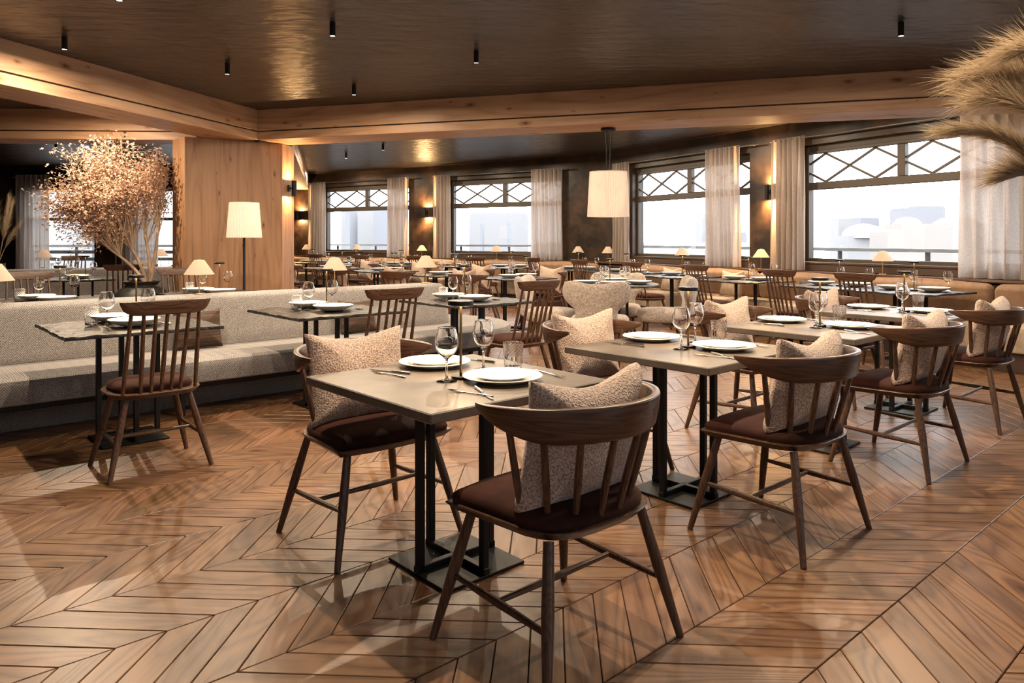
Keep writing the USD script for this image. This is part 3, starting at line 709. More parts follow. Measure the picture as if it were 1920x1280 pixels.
# pillows
def pillow_geo(w, h, T, dent):
    o = []
    for i in range(4):
        c = [(-1, -1), (1, -1), (1, 1), (-1, 1)]; a, b = np.array(c[i]), np.array(c[(i + 1) % 4])
        for t in np.linspace(0, 1, 16, endpoint=False):
            p = a + (b - a) * t; m = p.copy(); pull = .055 * math.sin(PI * t) ** .8
            nrm = np.array([(0, -1), (1, 0), (0, 1), (-1, 0)][i]); p = p - nrm * pull
            if i == 2: p[1] -= dent * math.sin(PI * t) ** 1.5
            o.append(p * np.array([w / 2, h / 2]))
    return puff(np.array(o), T, 9, 2.4, .62)
def build_boucle_pillow(r):
    v, f = pillow_geo(.49, .405, .18, .15)
    def lean(v):
        v = v.copy(); n = meshkit.fbm(v * 9, 3) - .5; v[:, 1] += n * .03 * (1 - np.minimum(1, np.abs(v[:, 0]) / .25) ** 4) + .55 * v[:, 0] ** 2
        return v @ rx(.17).T + np.array([0, 0, .193])
    part(r, 'cover', G().add(v, f).xf(lean), 'boucle', 60)
def build_striped_pillow(r):
    v, f = pillow_geo(.37, .31, .13, .10); part(r, 'cover', G().add(v, f).xf(lambda v: v @ rx(.22).T + np.array([0, 0, .155])), 'striped_cushion', 60)
def build_tan_pillow(r):
    v, f = pillow_geo(.42, .38, .14, .16); part(r, 'cover', G().add(v, f).xf(lambda v: v @ rx(.18).T + np.array([0, 0, .19])), 'seat_cream', 60)

# ---------------------------------------------------------------- tableware
def build_plate(r):
    part(r, 'body', G().lathe([(0, .004), (.085, .004), (.09, 0), (.10, .002), (.125, .012), (.155, .020), (.158, .023), (.155, .026), (.125, .018), (.10, .010), (0, .009)], 48), 'ceramic', 40)
def build_top_plate(r):
    part(r, 'body', G().lathe([(0, .003), (.065, .003), (.068, 0), (.08, .003), (.112, .014), (.115, .017), (.112, .019), (.08, .009), (0, .008)], 48), 'ceramic', 40)
def build_bowl(r):
    part(r, 'body', G().lathe([(0, .0), (.07, .0), (.095, .008), (.132, .024), (.152, .040), (.155, .043), (.151, .045), (.130, .033), (.095, .019), (0, .014)], 40), 'bowl_ceramic', 40)
def build_wine(r):
    out = [(.036, 0), (.037, .002), (.03, .004), (.012, .008), (.005, .014), (.0042, .03), (.004, .07), (.0048, .085), (.012, .093), (.026, .105), (.037, .122), (.0425, .142), (.0425, .158), (.039, .180), (.033, .204), (.0318, .209)]
    inn = [(.0305, .209), (.0315, .203), (.0378, .179), (.0412, .157), (.0412, .142), (.0355, .1235), (.0245, .107), (.010, .096), (0, .094)]
    part(r, 'bowl_and_stem', G().lathe([(0, 0)] + out + inn, 28).xf(lambda v: v * np.array([1.1, 1.1, 1.02])), 'glass', 50)
def build_tumbler(r):
    sg, zs = 64, np.linspace(.004, .106, 30); an = np.arange(sg) * 2 * PI / sg; V = [np.zeros((sg, 3)), np.c_[.030 * np.cos(an), .030 * np.sin(an), 0 * an]]
    for i, z in enumerate(zs):
        band = 1.0 if z > .058 or z < .026 else 0.0
        q = .0334 + .0071 * (z - .004) / .102 + band * .0010 * np.sin(an * 16 + (PI if (i // 2) % 2 else 0)) * (1 if i % 2 else .2)
        V.append(np.c_[q * np.cos(an), q * np.sin(an), 0 * an + z])
    for q, z in ((.0400, .108), (.0385, .106), (.0345, .045), (.032, .014), (0, .012)): V.append(np.c_[q * np.cos(an), q * np.sin(an), 0 * an + z])
    part(r, 'body', (np.vstack(V) * 1.09, tri_clean(ring_faces(len(V), sg))), 'glass', 40)
def build_disc_lamp(r):
    part(r, 'base', G().lathe([(0, 0), (.036, 0), (.038, .003), (.038, .010), (.036, .012), (0, .012)], 28), 'dark_metal')
    part(r, 'pole', G().tube([(0, 0, .012), (0, 0, .295)], .0055, 10), 'bronze')
    part(r, 'disc_head', G().lathe([(0, .312), (.05, .312), (.052, .310), (.052, .295), (.05, .293), (.04, .293), (.04, .297), (0, .297)], 32), 'dark_metal')
    part(r, 'light_ring', G().lathe([(.039, .2962), (.012, .2962)], 28), 'glow_lamp')
def build_cone_lamp(r):
    part(r, 'base', G().lathe([(0, 0), (.045, 0), (.046, .004), (.044, .008), (0, .010)], 24), 'brass')
    part(r, 'stem', G().tube([(0, 0, .008), (0, 0, .21)], .005, 8), 'brass')
    part(r, 'shade', G().lathe([(.122, .165), (.042, .285), (.0, .290), (.0, .287), (.040, .282), (.119, .165), (.122, .165)], 32), 'shade_small', 40)
    part(r, 'bulb', G().lathe([(0, .205), (.016, .212), (.022, .228), (.016, .244), (0, .25)], 12), 'glow_warm', 60)
def build_fork(r):
    part(r, 'handle', G().tube([(0, -.10, .004), (0, -.05, .006), (0, .035, .004)], [.005, .004, .0025], 8).xf(lambda v: v * np.array([1, 1, .7])), 'steel')
    g = G().box((0, .048, .0045), (.02, .026, .0025), .001)
    for x in (-.0085, -.0028, .0028, .0085): g.tube([(x, .06, .0045), (x, .098, .006)], .0014, 6)
    part(r, 'tines', g, 'steel')
def build_knife(r):
    part(r, 'handle', G().tube([(0, -.11, .005), (0, -.06, .005), (0, -.01, .0045)], [.0055, .0058, .004], 8), 'steel')
    part(r, 'blade', G().prism([(-.004, -.012), (.007, -.012), (.008, .05), (.005, .095), (-.001, .112), (-.004, .10)], .002, .0042), 'steel', False)
CNT = {}
def item(kind, xy, z, rot, phrase, group=None):
    spec = {'plate': ('plate', build_plate, 'dinner_plate', 'wide white charger plate', 'plate'), 'top_plate': ('top_plate', build_top_plate, 'salad_plate', 'smaller white plate stacked', 'plate'),
            'bowl': ('bowl', build_bowl, 'pasta_bowl', 'shallow cream ceramic bowl', 'bowl'), 'wine': ('wine', build_wine, 'wine_glass', 'clear stemmed wine glass', 'wine glass'),
            'tumbler': ('tumbler', build_tumbler, 'water_tumbler', 'textured clear water tumbler', 'glass'), 'disc': ('disc', build_disc_lamp, 'disc_table_lamp', 'slim disc-head table lamp', 'table lamp'),
            'fork': ('fork', build_fork, 'fork', 'polished steel fork', 'fork'), 'knife': ('knife', build_knife, 'knife', 'polished steel knife', 'knife')}[kind]
    return put(spec[0], spec[1], spec[2], spec[3] + ' ' + phrase, spec[4], (xy[0], xy[1], z), rot, group)
TZ = .7402
def on(c, rot, e1, e2): a = np.array([math.cos(rot), math.sin(rot)]); b = np.array([-math.sin(rot), math.cos(rot)]); return np.array(c) + a * e1 + b * e2
def stone_setting(c, rot, T):
    for e1, e2, w in ((.10, -.17, 'near side'), (.10, .285, 'far side')):
        item('plate', on(c, rot, e1, e2), TZ, 0, 'at %s of %s' % (w, T)); item('top_plate', on(c, rot, e1, e2), TZ + .0105, 0, 'on charger at %s of %s' % (w, T))
    item('wine', on(c, rot, -.074, -.037), TZ, 0, 'left of the lamp on ' + T); item('wine', on(c, rot, .196, .065), TZ, 0, 'right of the lamp on ' + T)
    item('tumbler', on(c, rot, .29, -.02), TZ, 0, 'at the right of ' + T); item('disc', on(c, rot, .007, -.022), TZ, 0, 'in the middle of ' + T)
    item('fork', on(c, rot, -.15, -.28), TZ, rot + .25, 'left of near plate on ' + T); item('knife', on(c, rot, -.115, -.315), TZ, rot + 2.75, 'crossing the fork left of near plate on ' + T)
    item('knife', on(c, rot, -.13, .285), TZ, rot + .3, 'left of far plate on ' + T); item('fork', on(c, rot, -.17, .23), TZ, rot + .15, 'left of far plate on ' + T)
    item('knife', on(c, rot, .32, .27), TZ, rot + .2, 'right of far plate on ' + T)
    item('fork', on(c, rot, .33, -.20), TZ, rot + 3.0, 'right of near plate on ' + T)
def slate_setting(c, rot, T, full=True):
    item('bowl', on(c, rot, .01, -.09), TZ + .001, 0, 'at near side of ' + T); item('bowl', on(c, rot, -.02, .27), TZ + .001, 0, 'at far side of ' + T)
    item('wine', on(c, rot, -.11, .08), TZ + .001, 0, 'beside the tumbler on ' + T); item('wine', on(c, rot, .19, .26), TZ + .001, 0, 'right of the lamp on ' + T)
    item('tumbler', on(c, rot, -.19, .12), TZ + .001, 0, 'at left of ' + T); item('disc', on(c, rot, .09, .17), TZ + .001, 0, 'standing on ' + T)
    if full: item('fork', on(c, rot, -.16, -.14), TZ + .001, rot, 'left of near bowl on ' + T); item('knife', on(c, rot, .19, -.10), TZ + .001, rot + .1, 'right of near bowl on ' + T)
def wall_setting(c, rot, T):
    """x along the wall, +y towards the wall"""
    item('bowl', on(c, rot, -.22, .02), TZ + .001, 0, 'on the left half of ' + T); item('bowl', on(c, rot, .20, .10), TZ + .001, 0, 'on the right half of ' + T)
    item('wine', on(c, rot, -.13, .26), TZ + .001, 0, 'at the left back of ' + T); item('wine', on(c, rot, .24, .28), TZ + .001, 0, 'at the right back of ' + T)
    item('tumbler', on(c, rot, -.05, .22), TZ + .001, 0, 'at the back of ' + T); item('disc', on(c, rot, .03, .02), TZ + .001, 0, 'standing in the middle of ' + T)
def armchair(xy, rot, where, pillow=True):
    put('armchair', build_armchair, 'armchair', 'curved-back walnut armchair with dark pad ' + where, 'armchair', (xy[0], xy[1], 0), rot, 'walnut armchairs')
    if pillow:
        q = on(xy, rot, 0, -.135); put('boucle', build_boucle_pillow, 'boucle_pillow', 'beige boucle pillow in armchair ' + where, 'pillow', (q[0], q[1], SB + .035), rot, 'boucle pillows')
def spindle(xy, rot, where):
    put('spindle', build_spindle_chair, 'spindle_chair', 'tall walnut spindle-back chair ' + where, 'chair', (xy[0], xy[1], 0), rot, 'walnut spindle chairs')

# row of stone tables
SC_ = [(-.225, 2.96), (.885, 3.79), (1.935, 4.684), (2.97, 5.62)]
SN = ['the nearest stone table', 'the second nearest stone table', 'the third nearest stone table', 'the farthest stone table']
near_xy = [(.146, 2.403), (1.2, 3.30), (2.26, 4.30), (3.28, 5.27)]
far_xy = [(-.63, 3.27), (.50, 4.14), (1.60, 5.06), (2.66, 6.0)]
for c, T, a, b in zip(SC_, SN, near_xy, far_xy):
    put('stone_table', build_stone, 'stone_table', 'square grey stone table on black pedestal, ' + T[4:], 'table', (c[0], c[1], 0), TROT, 'square stone tables')
    stone_setting(c, TROT, T)
    armchair(a, TROT, 'on the near side of ' + T); armchair(b, TROT + PI, 'on the far side of ' + T)
    spot(c[0], c[1], 'above ' + T, 1.0)

# row of slate tables along the grey booth
LC = [(-2.50, 4.80), (-1.46, 5.79), (-.40, 6.70)]
LN = ['the left slate booth table', 'the middle slate booth table', 'the right slate booth table']
lch = [(-2.075, 4.23), (-.98, 5.20), (.03, 6.10)]
for c, T, a in zip(LC, LN, lch):
    put('slate_table', build_slate, 'slate_table', 'square black slate table before the booth, ' + T[4:], 'table', (c[0], c[1], 0), TROT, 'slate tables at the grey booth')
    slate_setting(c, TROT, T); spindle(a, TROT, 'facing ' + T)
sp = [(-2.55, 4.78), (-1.37, 5.62), (-.315, 6.48)]
for (x, y), T in zip(sp, LN): spot(x, y, 'above ' + T, 1.0)

# grey booth: island with a rounded end
BO = np.array(LC[1])
def stadium(x0, x1, yc, r, n=18):
    o = [(x0, yc - r)] + [(x1 + r * math.sin(a), yc - r * math.cos(a)) for a in np.linspace(0, PI, n)] + [(x0, yc + r)]
    return np.array(o)
def booth(xy, rot, x0, x1, label, div=()):
    t = thing('banquette_booth', label, 'booth', (xy[0], xy[1], 0), rot, 'grey tweed booths')
    AX = 1.10
    def layered(levels):
        g = G(); os = [stadium(x0, x1, AX, r) for r, _ in levels]; k = len(os[0])
        v = np.vstack([np.c_[o, np.full(k, z)] for o, (_, z) in zip(os, levels)]); f = list(ring_faces(len(levels), k)); n = len(v); top = (len(levels) - 1) * k
        f += [[top + j, top + j + 1, top + k - 1 - j - 1, top + k - 1 - j] for j in range(k // 2 - 1)]
        if k % 2: pass
        f += [[k - 1 - j, k - 2 - j, j + 1, j] for j in range(k // 2 - 1)]
        return g.add(v, tri_clean(f))
    part(t, 'seat', layered([(.88, .25), (.895, .26), (.90, .365), (.885, .403), (.85, .416), (.60, .422), (.25, .422)]), 'tweed', 40)
    part(t, 'backrest', layered([(.245, .42), (.25, .43), (.20, .74), (.185, .80), (.16, .822), (.09, .83), (.04, .832)]), 'tweed', 40)
    part(t, 'base_frame', layered([(.82, .205), (.83, .21), (.83, .249), (.6, .2495)]), 'black_metal', False)
    part(t, 'plinth', layered([(.45, .002), (.45, .21), (.3, .211)]), 'tweed', False)
    x = x1
    while x > x0 + .2:
        for sy in (-1, 1): part(t, 'leg', G().box((x, AX + sy * .76, .104), (.035, .035, .206), .003), 'black_metal')
        x -= 1.35
    return t
booth(BO, TROT, -5.2, 1.72, 'grey herringbone tweed booth with a rounded end at mid room')
for e1, T in ((-.72, LN[0]), (.72, LN[1])):
    q = on(BO, TROT, e1, .77); put('striped', build_striped_pillow, 'striped_pillow', 'dark brown striped pillow on the booth behind ' + T, 'pillow', (q[0], q[1], .424), TROT + PI, 'striped booth pillows')

# lamps along the back of the booth
def cone_lamp(xy, z, where):
    put('cone_lamp', build_cone_lamp, 'cone_table_lamp', 'small brass cream-shade lamp ' + where, 'table lamp', (xy[0], xy[1], z), 0, 'cone shade lamps')
for e1, wh in ((-2.02, 'at the left edge of the grey booth back'), (-.60, 'on the booth back before the oak column'), (.66, 'on the booth back right of the oak column'), (1.72, 'on the rounded end of the grey booth')):
    q = on(BO, TROT, e1, 1.10); cone_lamp(q, .8325, wh)

# tables behind the grey booth
BKC = [on(BO, TROT, -1.43, 2.40), on(BO, TROT, 0.0, 2.38)]
BKN = ['the left table behind the booth', 'the column-side table behind the booth']
for c, T in zip(BKC, BKN):
    put('slate_table', build_slate, 'slate_table', 'black slate table, ' + T[4:], 'table', (c[0], c[1], 0), TROT, 'slate tables behind the grey booth')
    item('bowl', on(c, TROT, 0, -.12), TZ + .001, 0, 'at near side of ' + T); item('bowl', on(c, TROT, -.1, .22), TZ + .001, 0, 'at far side of ' + T)
    item('wine', on(c, TROT, -.1, .1), TZ + .001, 0, 'at left of ' + T); item('wine', on(c, TROT, .2, .2), TZ + .001, 0, 'at right of ' + T)
    item('tumbler', on(c, TROT, -.26, .0), TZ + .001, 0, 'at left of ' + T); item('disc', on(c, TROT, .06, .06), TZ + .001, 0, 'standing on ' + T)
    spindle(on(c, TROT, -.05, .72), TROT + PI, 'on the far side of ' + T)
spot(-3.66, 6.02, 'above ' + BKN[0], .8); spot(-2.68, 6.93, 'above ' + BKN[1], .8); spot(-1.70, 7.92, 'over the booth end', .8)

# far left group
put('spindle', build_spindle_chair, 'spindle_chair', 'tall walnut spindle-back chair beside the potted tree', 'chair', (-5.15, 9.75, 0), TROT - .25, 'walnut spindle chairs')
DN = 'the table left of the potted tree'
dc = np.array([-6.1, 10.35])
put('slate_table', build_slate, 'slate_table', 'black slate table left of the potted tree', 'table', (dc[0], dc[1], 0), TROT - .2, None)
slate_setting(dc, TROT - .2, DN, False)
dc2 = np.array([-4.75, 11.35])
put('slate_table', build_slate, 'slate_table', 'black slate table glimpsed between tree and oak column', 'table', (dc2[0], dc2[1], 0), TROT - .2, None)
booth(np.array([-5.6, 11.15]), TROT - .13, -6.0, .55, 'grey booth in the far left behind the potted tree')
for q, wh in (((-7.45, 11.72), 'on the far left booth by the pampas grass'), ((-6.02, 12.62), 'on the far left booth behind the tree')): cone_lamp(q, .8325, wh)
for i, (x, y, wh) in enumerate(((-8.0, 13.2, 'left of the tree'), (-6.35, 14.2, 'behind the tree'))):
    put('slate_table', build_slate, 'slate_table', 'far slate table beyond the far left booth, ' + wh, 'table', (x, y, 0), TROT - .1)
    slate_setting((x, y), TROT - .1, 'the far table ' + wh, False)
    spindle((x + (-.35 if i == 0 else .45), y + .75), TROT + PI - .4, 'beyond the far table ' + wh)
armchair((-7.1, 14.0), 2.9, 'beside the wall at far left, seen behind the tree')
spot(-7.75, 12.5, 'left of the tree top', .8); spot(-5.75, 12.1, 'between tree top and column', .8)

# middle rows: slate tables with armchairs, round table with lounge chairs
MC = [(.02, 10.6), (-1.08, 11.5), (-2.26, 12.9), (-3.45, 14.1)]
MN = ['the table just left of the lounges', 'the second table left of the lounges', 'the third table left of the lounges', 'the mid-room table nearest the column']
for c, T in zip(MC, MN):
    put('slate_table', build_slate, 'slate_table', 'square slate table, ' + T[4:], 'table', (c[0], c[1], 0), TROT, 'mid-room slate tables')
    slate_setting(c, TROT - PI / 2, T, False)
    armchair(on(c, TROT, .66, .02), TROT + PI / 2, 'behind ' + T); armchair(on(c, TROT, -.72, .05), TROT - PI / 2, 'in front of ' + T)
    spot(c[0], c[1], 'above ' + T, .8, vis=T == MN[2])
RC = np.array([1.247, 9.2]); RN = 'the round table'
put('round_table', build_round, 'round_table', 'round dark slate table ringed by boucle lounge chairs', 'table', (RC[0], RC[1], 0), .3)
for i, (a, wh) in enumerate(((200, 'left'), (265, 'near'), (330, 'right'), (75, 'far'))):
    q = RC + .36 * np.array([math.cos(math.radians(a)), math.sin(math.radians(a))]); item('bowl', q, TZ, 0, 'at %s side of %s' % (wh, RN))
    item('wine', RC + .2 * np.array([math.cos(math.radians(a + 40)), math.sin(math.radians(a + 40))]), TZ, 0, 'near the %s bowl on %s' % (wh, RN))
item('disc', RC + np.array([-.02, .02]), TZ, 0, 'in the middle of ' + RN); item('tumbler', RC + np.array([-.17, .05]), TZ, 0, 'on ' + RN)
def lounge(xy, rot, where): put('lounge', build_lounge, 'lounge_chair', 'rounded grey boucle lounge chair ' + where, 'lounge chair', (xy[0], xy[1], 0), rot, 'boucle lounge chairs')
lounge((1.0, 8.42), -.25, 'on the near side of the round table'); lounge((1.40, 9.92), PI - .25, 'on the far side of the round table')
lounge((1.90, 9.2), PI / 2 - .15, 'on the right side of the round table'); lounge((.45, 9.25), -PI / 2 - .25, 'on the left side of the round table')
spot(RC[0], RC[1], 'above ' + RN, .8)
lounge((-4.38, 14.85), -PI / 2, 'far back beside the oak column')
put('round_table', build_round, 'round_table', 'round slate table far back beside the oak column', 'table', (-5.05, 15.6, 0), 0)

# wall tables
for i, s in enumerate((.62, 1.54, 2.95, 4.25, 5.6, 7.04)):
    T = 'the %s right-wall table from right' % ['first', 'second', 'third', 'fourth', 'fifth', 'sixth'][i]
    c = wb(s, 1.0); rot = BXROT
    put('wall_table', build_wall_slate, 'wall_slate_table', 'slate table at the bench, ' + T[4:], 'table', (c[0], c[1], 0), rot, 'slate tables along the window walls')
    wall_setting(c, rot, T); q = wb(s - (.22 if i < 2 else .12), 1.93 if i < 2 else 1.72); spindle(q, rot, 'facing ' + T)
    spot(c[0], c[1], 'above ' + T, .6, vis=False)
for i, s in enumerate((1.6, 3.0, 4.45, 5.8, 7.2)):
    T = 'the %s back-wall table from right' % ['first', 'second', 'third', 'fourth', 'fifth'][i]
    c = wa(s, 1.0); rot = AXROT
    put('wall_table', build_wall_slate, 'wall_slate_table', 'slate table at the bench, ' + T[4:], 'table', (c[0], c[1], 0), rot, 'slate tables along the window walls')
    wall_setting(c, rot, T); spindle(wa(s - .05, 1.93), rot, 'facing ' + T)
    spot(c[0], c[1], 'above ' + T, .6, vis=False)
spot(-3.2, 14.2, 'beyond the beam, beside the column', 0)
for px, wh in ((575, 'by the column'), (670, 'under the left back window'), (791, 'between the back windows'), (931, 'under the right back window'), (1084, 'left of the pendant lamp'), (1140, 'below the pendant lamp'), (1279, 'under the far right wall window'), (1427, 'between the right wall windows'), (1655, 'under the near right wall window')):
    k = (px - 960) / 1380; n = .15
    P0, D, N = (BP0, BD, BN) if px > 1130 else (AP0, AD, AN)
    b = P0 + n * N; s = (b[0] - k * b[1]) / (k * D[1] - D[0]); q = b + s * D
    cone_lamp(q, .857, 'on the window ledge ' + wh)
for s, wh in ((4.92, 'right wall bench beside the lounge chairs'), (3.60, 'right wall bench at its third table')):
    q = wb(s, .60); put('tan_pillow', build_tan_pillow, 'tan_pillow', 'plain tan pillow on the ' + wh, 'pillow', (q[0], q[1], .457), BXROT + PI, 'tan bench pillows')
q = wb(2.25, .58); put('striped', build_striped_pillow, 'striped_pillow', 'dark brown striped pillow on the right wall bench', 'pillow', (q[0], q[1], .457), BXROT + PI)

# ---------------------------------------------------------------- pendant and floor lamps
def pleats(n, a): return lambda an: 1 + a * np.cos(an * n)
def build_floor_lamp(r):
    part(r, 'base', G().lathe([(0, 0), (.15, 0), (.15, .012), (.145, .016), (0, .018)], 32), 'black_metal')
    part(r, 'pole', G().tube([(0, 0, .016), (0, 0, 1.62)], .014, 10), 'black_metal')
    part(r, 'shade', G().lathe([(.188, 1.31), (.158, 1.705), (.155, 1.705), (.185, 1.31), (.188, 1.31)], 240, mod=pleats(60, .022)), 'shade_bright', 60)
    part(r, 'bulb', G().lathe([(0, 1.45), (.03, 1.46), (.04, 1.5), (.03, 1.54), (0, 1.55)], 14), 'glow_warm', 60)
put('floor_lamp', build_floor_lamp, 'floor_lamp', 'floor lamp with pleated cream shade before the oak column', 'floor lamp', (-3.02, 8.3, 0)); put('floor_lamp', build_floor_lamp, 'floor_lamp', 'floor lamp half hidden behind the potted tree', 'floor lamp', (-6.95, 12.9, 0))
pl = thing('pendant_lamp', 'large pleated cream drum pendant hanging from the oak beam', 'pendant lamp', (1.105, 8.45, 0))
part(pl, 'shade', G().lathe([(.237, 1.55), (.210, 2.065), (.207, 2.065), (.234, 1.55), (.237, 1.55)], 280, mod=pleats(70, .022)), 'shade_bright', 60)
part(pl, 'canopy', G().lathe([(0, 2.562), (.085, 2.562), (.085, 2.535), (0, 2.535)], 24), 'black_metal')
for x in (-.03, .03): part(pl, 'cord', G().tube([(x, 0, 2.536), (x * .6, 0, 2.2), (0, 0, 1.86)], .004, 6), 'black_metal')
part(pl, 'bulb', G().lathe([(0, 1.70), (.035, 1.72), (.045, 1.77), (.03, 1.82), (0, 1.84)], 14), 'glow_warm', 60)
part(pl, 'shade_ring', G().tube([(.207 * math.cos(a), .207 * math.sin(a), 2.06) for a in np.linspace(0, 2 * PI, 33)], .003, 6).tube([(-.207, 0, 2.06), (.207, 0, 2.06)], .003, 6), 'black_metal')

# ---------------------------------------------------------------- potted tree
TX, TY = -4.63, 9.20
vs = thing('floor_vase', 'wide black glazed floor vase holding the autumn tree', 'vase', (TX, TY, 0))
part(vs, 'body', G().lathe([(0, 0), (.19, 0), (.2, .01), (.30, .18), (.36, .36), (.365, .46), (.33, .58), (.26, .665), (.195, .70), (.185, .72), (.195, .745), (.21, .755), (.215, .765), (.205, .772), (.18, .768), (.165, .73), (.17, .70), (0, .69)], 48), 'vase_glaze', 40)
tr = thing('autumn_tree', 'bushy tree with peach and golden autumn leaves in the black vase', 'tree', (TX, TY, .70))
tg = np.random.default_rng(11)
blobs = [((-.53, 0, 1.56), (.40, .42, .27), 24), ((-.27, 0, 1.38), (.43, .45, .33), 26), ((.12, .05, 1.50), (.20, .3, .26), 12), ((-.83, -.05, 1.08), (.33, .36, .22), 20), ((-.56, 0, .80), (.34, .36, .20), 18),
         ((-.26, -.05, 1.08), (.33, .36, .22), 14), ((.22, .05, 1.24), (.10, .3, .28), 8), ((-1.03, 0, 1.02), (.15, .2, .11), 6), ((-.40, 0, 1.76), (.22, .26, .10), 8)]
stems = [((.06, 0, 0), (.02, 0, .28), (-.18, 0, .56)), ((.10, .02, 0), (.12, .0, .30), (.04, .0, .66)), ((.07, -.02, 0), (-.02, -.02, .22), (-.36, -.05, .46)), ((.09, 0, 0), (.17, .02, .3), (.19, .03, .74))]
def bez(a, b, c, n=7):
    t = np.linspace(0, 1, n)[:, None]; a, b, c = map(np.array, (a, b, c)); return (1 - t) ** 2 * a + 2 * t * (1 - t) * b + t * t * c
for s in stems: part(tr, 'trunk', G().tube(bez(*s, 8), np.linspace(.026, .015, 8), 8), 'bark', 60)
tips = []; branches = []
for c, rad, n in blobs:
    for _ in range(n):
        d = tg.normal(size=3); d /= np.linalg.norm(d); tgt = np.array(c) + np.array(rad) * d * tg.uniform(.35, .95)
        st = min(stems, key=lambda s: np.linalg.norm((np.array(s[2]) - tgt)[:2]) + tg.uniform(0, .25)); o = np.array(st[2])
        start = np.array(st[1]) * .35 + o * .65 if tg.random() < .5 else o
        mid = (start + tgt) / 2 + np.array([0, 0, .10]) + tg.normal(size=3) * .05
        b = bez(start, mid, tgt, 8); branches.append(b)
        for q in b[5:]:
            for _ in range(4):
                e = q + tg.normal(size=3) * np.array([.11, .11, .08]); e[0] = min(e[0], .22 - .1 * tg.random()); tips.append(e); branches.append(np.array([q, (q + e) / 2 + tg.normal(size=3) * .015, e]))
gb = [G() for _ in range(12)]; gt = G()
nb = 0
for b in branches:
    if len(b) == 8: gb[nb % 12].tube(b, np.linspace(.0095, .0025, 8), 6); nb += 1
    else: gt.tube(b, [.003, .0025, .0015], 4, cap=False)
for g in gb: part(tr, 'branch', g, 'bark', 60)
part(tr, 'twigs', gt, 'bark', False, kind='stuff')
LV, LF, nv = [], [], 0
leafv = np.array([[0, 0, 0], [.3, .42, .05], [.12, .5, 0], [0, 1.0, -.08], [-.12, .5, 0], [-.3, .42, .05]]); leaff = np.array([[0, 1, 2], [0, 2, 4], [2, 3, 4], [0, 4, 5]])
for e in tips:
    for _ in range(9):
        s = tg.uniform(.036, .060); a, b, c = tg.uniform(0, 2 * PI), tg.normal(-.35, .6), tg.normal(0, .5)
        v = (leafv * s) @ rx(b).T @ ry(c).T @ rz(a).T + e + tg.normal(size=3) * np.array([.06, .06, .05]); v[:, 0] = np.minimum(v[:, 0], .25); LV.append(v); LF.append(leaff + nv); nv += 6
part(tr, 'foliage', (np.vstack(LV), np.vstack(LF)), 'leaf', False, kind='stuff')
spot(-4.95, 8.45, 'over the potted tree', 1.6)

# ---------------------------------------------------------------- pampas grass
def pampas(t, plumes, seed, hair=.16, n=520):
    r = np.random.default_rng(seed)
    for path, width in plumes:
        p = np.array(path, float); P = bez(p[0], p[1], p[2], 24)
        part(t, 'stalk', G().tube(P, np.linspace(.006, .002, 24), 6), 'tassel')
        V, F, k = [], [], 0
        tt = np.gradient(P, axis=0); tt /= np.linalg.norm(tt, axis=1, keepdims=True)
        for _ in range(n):
            u = r.uniform(.38, 1.0); i = min(int(u * 23), 22); q = P[i] + (P[i + 1] - P[i]) * (u * 23 - i); d0 = tt[i]
            side = r.normal(size=3); side -= d0 * (side @ d0); side /= np.linalg.norm(side) + 1e-9
            env = math.sin(min(1, (u - .34) / .22) * PI / 2) * (1 - .55 * max(0, (u - .7) / .3))
            L = hair * r.uniform(.6, 1.25); w = width * env * r.uniform(.3, 1.0)
            e1 = q + d0 * L * .5 + side * w * .62; e2 = q + d0 * L * r.uniform(.8, 1.1) + side * w * r.uniform(.8, 1.5) - np.array([0, 0, .04 * r.uniform(-.3, 1)])
            bw_ = np.cross(d0, side) * .0011
            V.append([q - bw_, q + bw_, e1 - bw_, e1 + bw_, e2]); F.append(np.array([[0, 1, 3], [0, 3, 2], [2, 3, 4]]) + k); k += 5
        part(t, 'plume', (np.vstack(V), np.vstack(F)), 'pampas_plume', False, kind='stuff')
VX, VY = 2.36, 3.05
pv = thing('pampas_vase', 'dark floor vase just outside the right edge under the pampas grass', 'vase', (VX, VY, 0))
part(pv, 'body', G().lathe([(0, 0), (.12, 0), (.16, .15), (.17, .4), (.12, .62), (.075, .72), (.085, .76), (.08, .76), (.065, .72), (.0, .70)], 32), 'vase_glaze', 40)
pg = thing('pampas_grass', 'golden dry pampas plumes arching in at the upper right corner', 'dried grass', (VX, VY, .72))
pampas(pg, [([(0, 0, 0), (.04, -.02, 1.22), (-.47, -.10, 1.13)], .13), ([(.01, .02, 0), (.06, .0, 1.40), (-.45, .0, 1.24)], .14), ([(-.02, 0, 0), (.06, .05, 1.05), (-.49, .02, 1.02)], .08), ([(.02, -.02, 0), (.1, -.05, 1.5), (-.34, -.08, 1.32)], .13),
            ([(0, .03, 0), (.0, .05, .92), (-.24, .05, .84)], .06), ([(.03, 0, 0), (.12, .02, 1.3), (-.24, .1, 1.22)], .15), ([(.0, .0, 0), (.1, .0, 1.2), (-.34, -.02, 1.18)], .14)], 3, .19, 1500)
spot(2.05, 2.75, 'in front of the pampas grass', .4)  # added out-of-frame spotlight, put in to brighten the dark plumes
pv2 = thing('pampas_vase', 'dark vase with pampas grass at the left frame edge', 'vase', (-8.35, 11.95, 0))
part(pv2, 'body', G().lathe([(0, 0), (.14, 0), (.19, .2), (.19, .5), (.13, .78), (.1, .86), (.11, .9), (.1, .9), (.08, .86), (0, .84)], 32), 'vase_glaze', 40)
pg2 = thing('pampas_grass', 'tall pale pampas plumes at the left frame edge', 'dried grass', (-8.35, 11.95, .86))
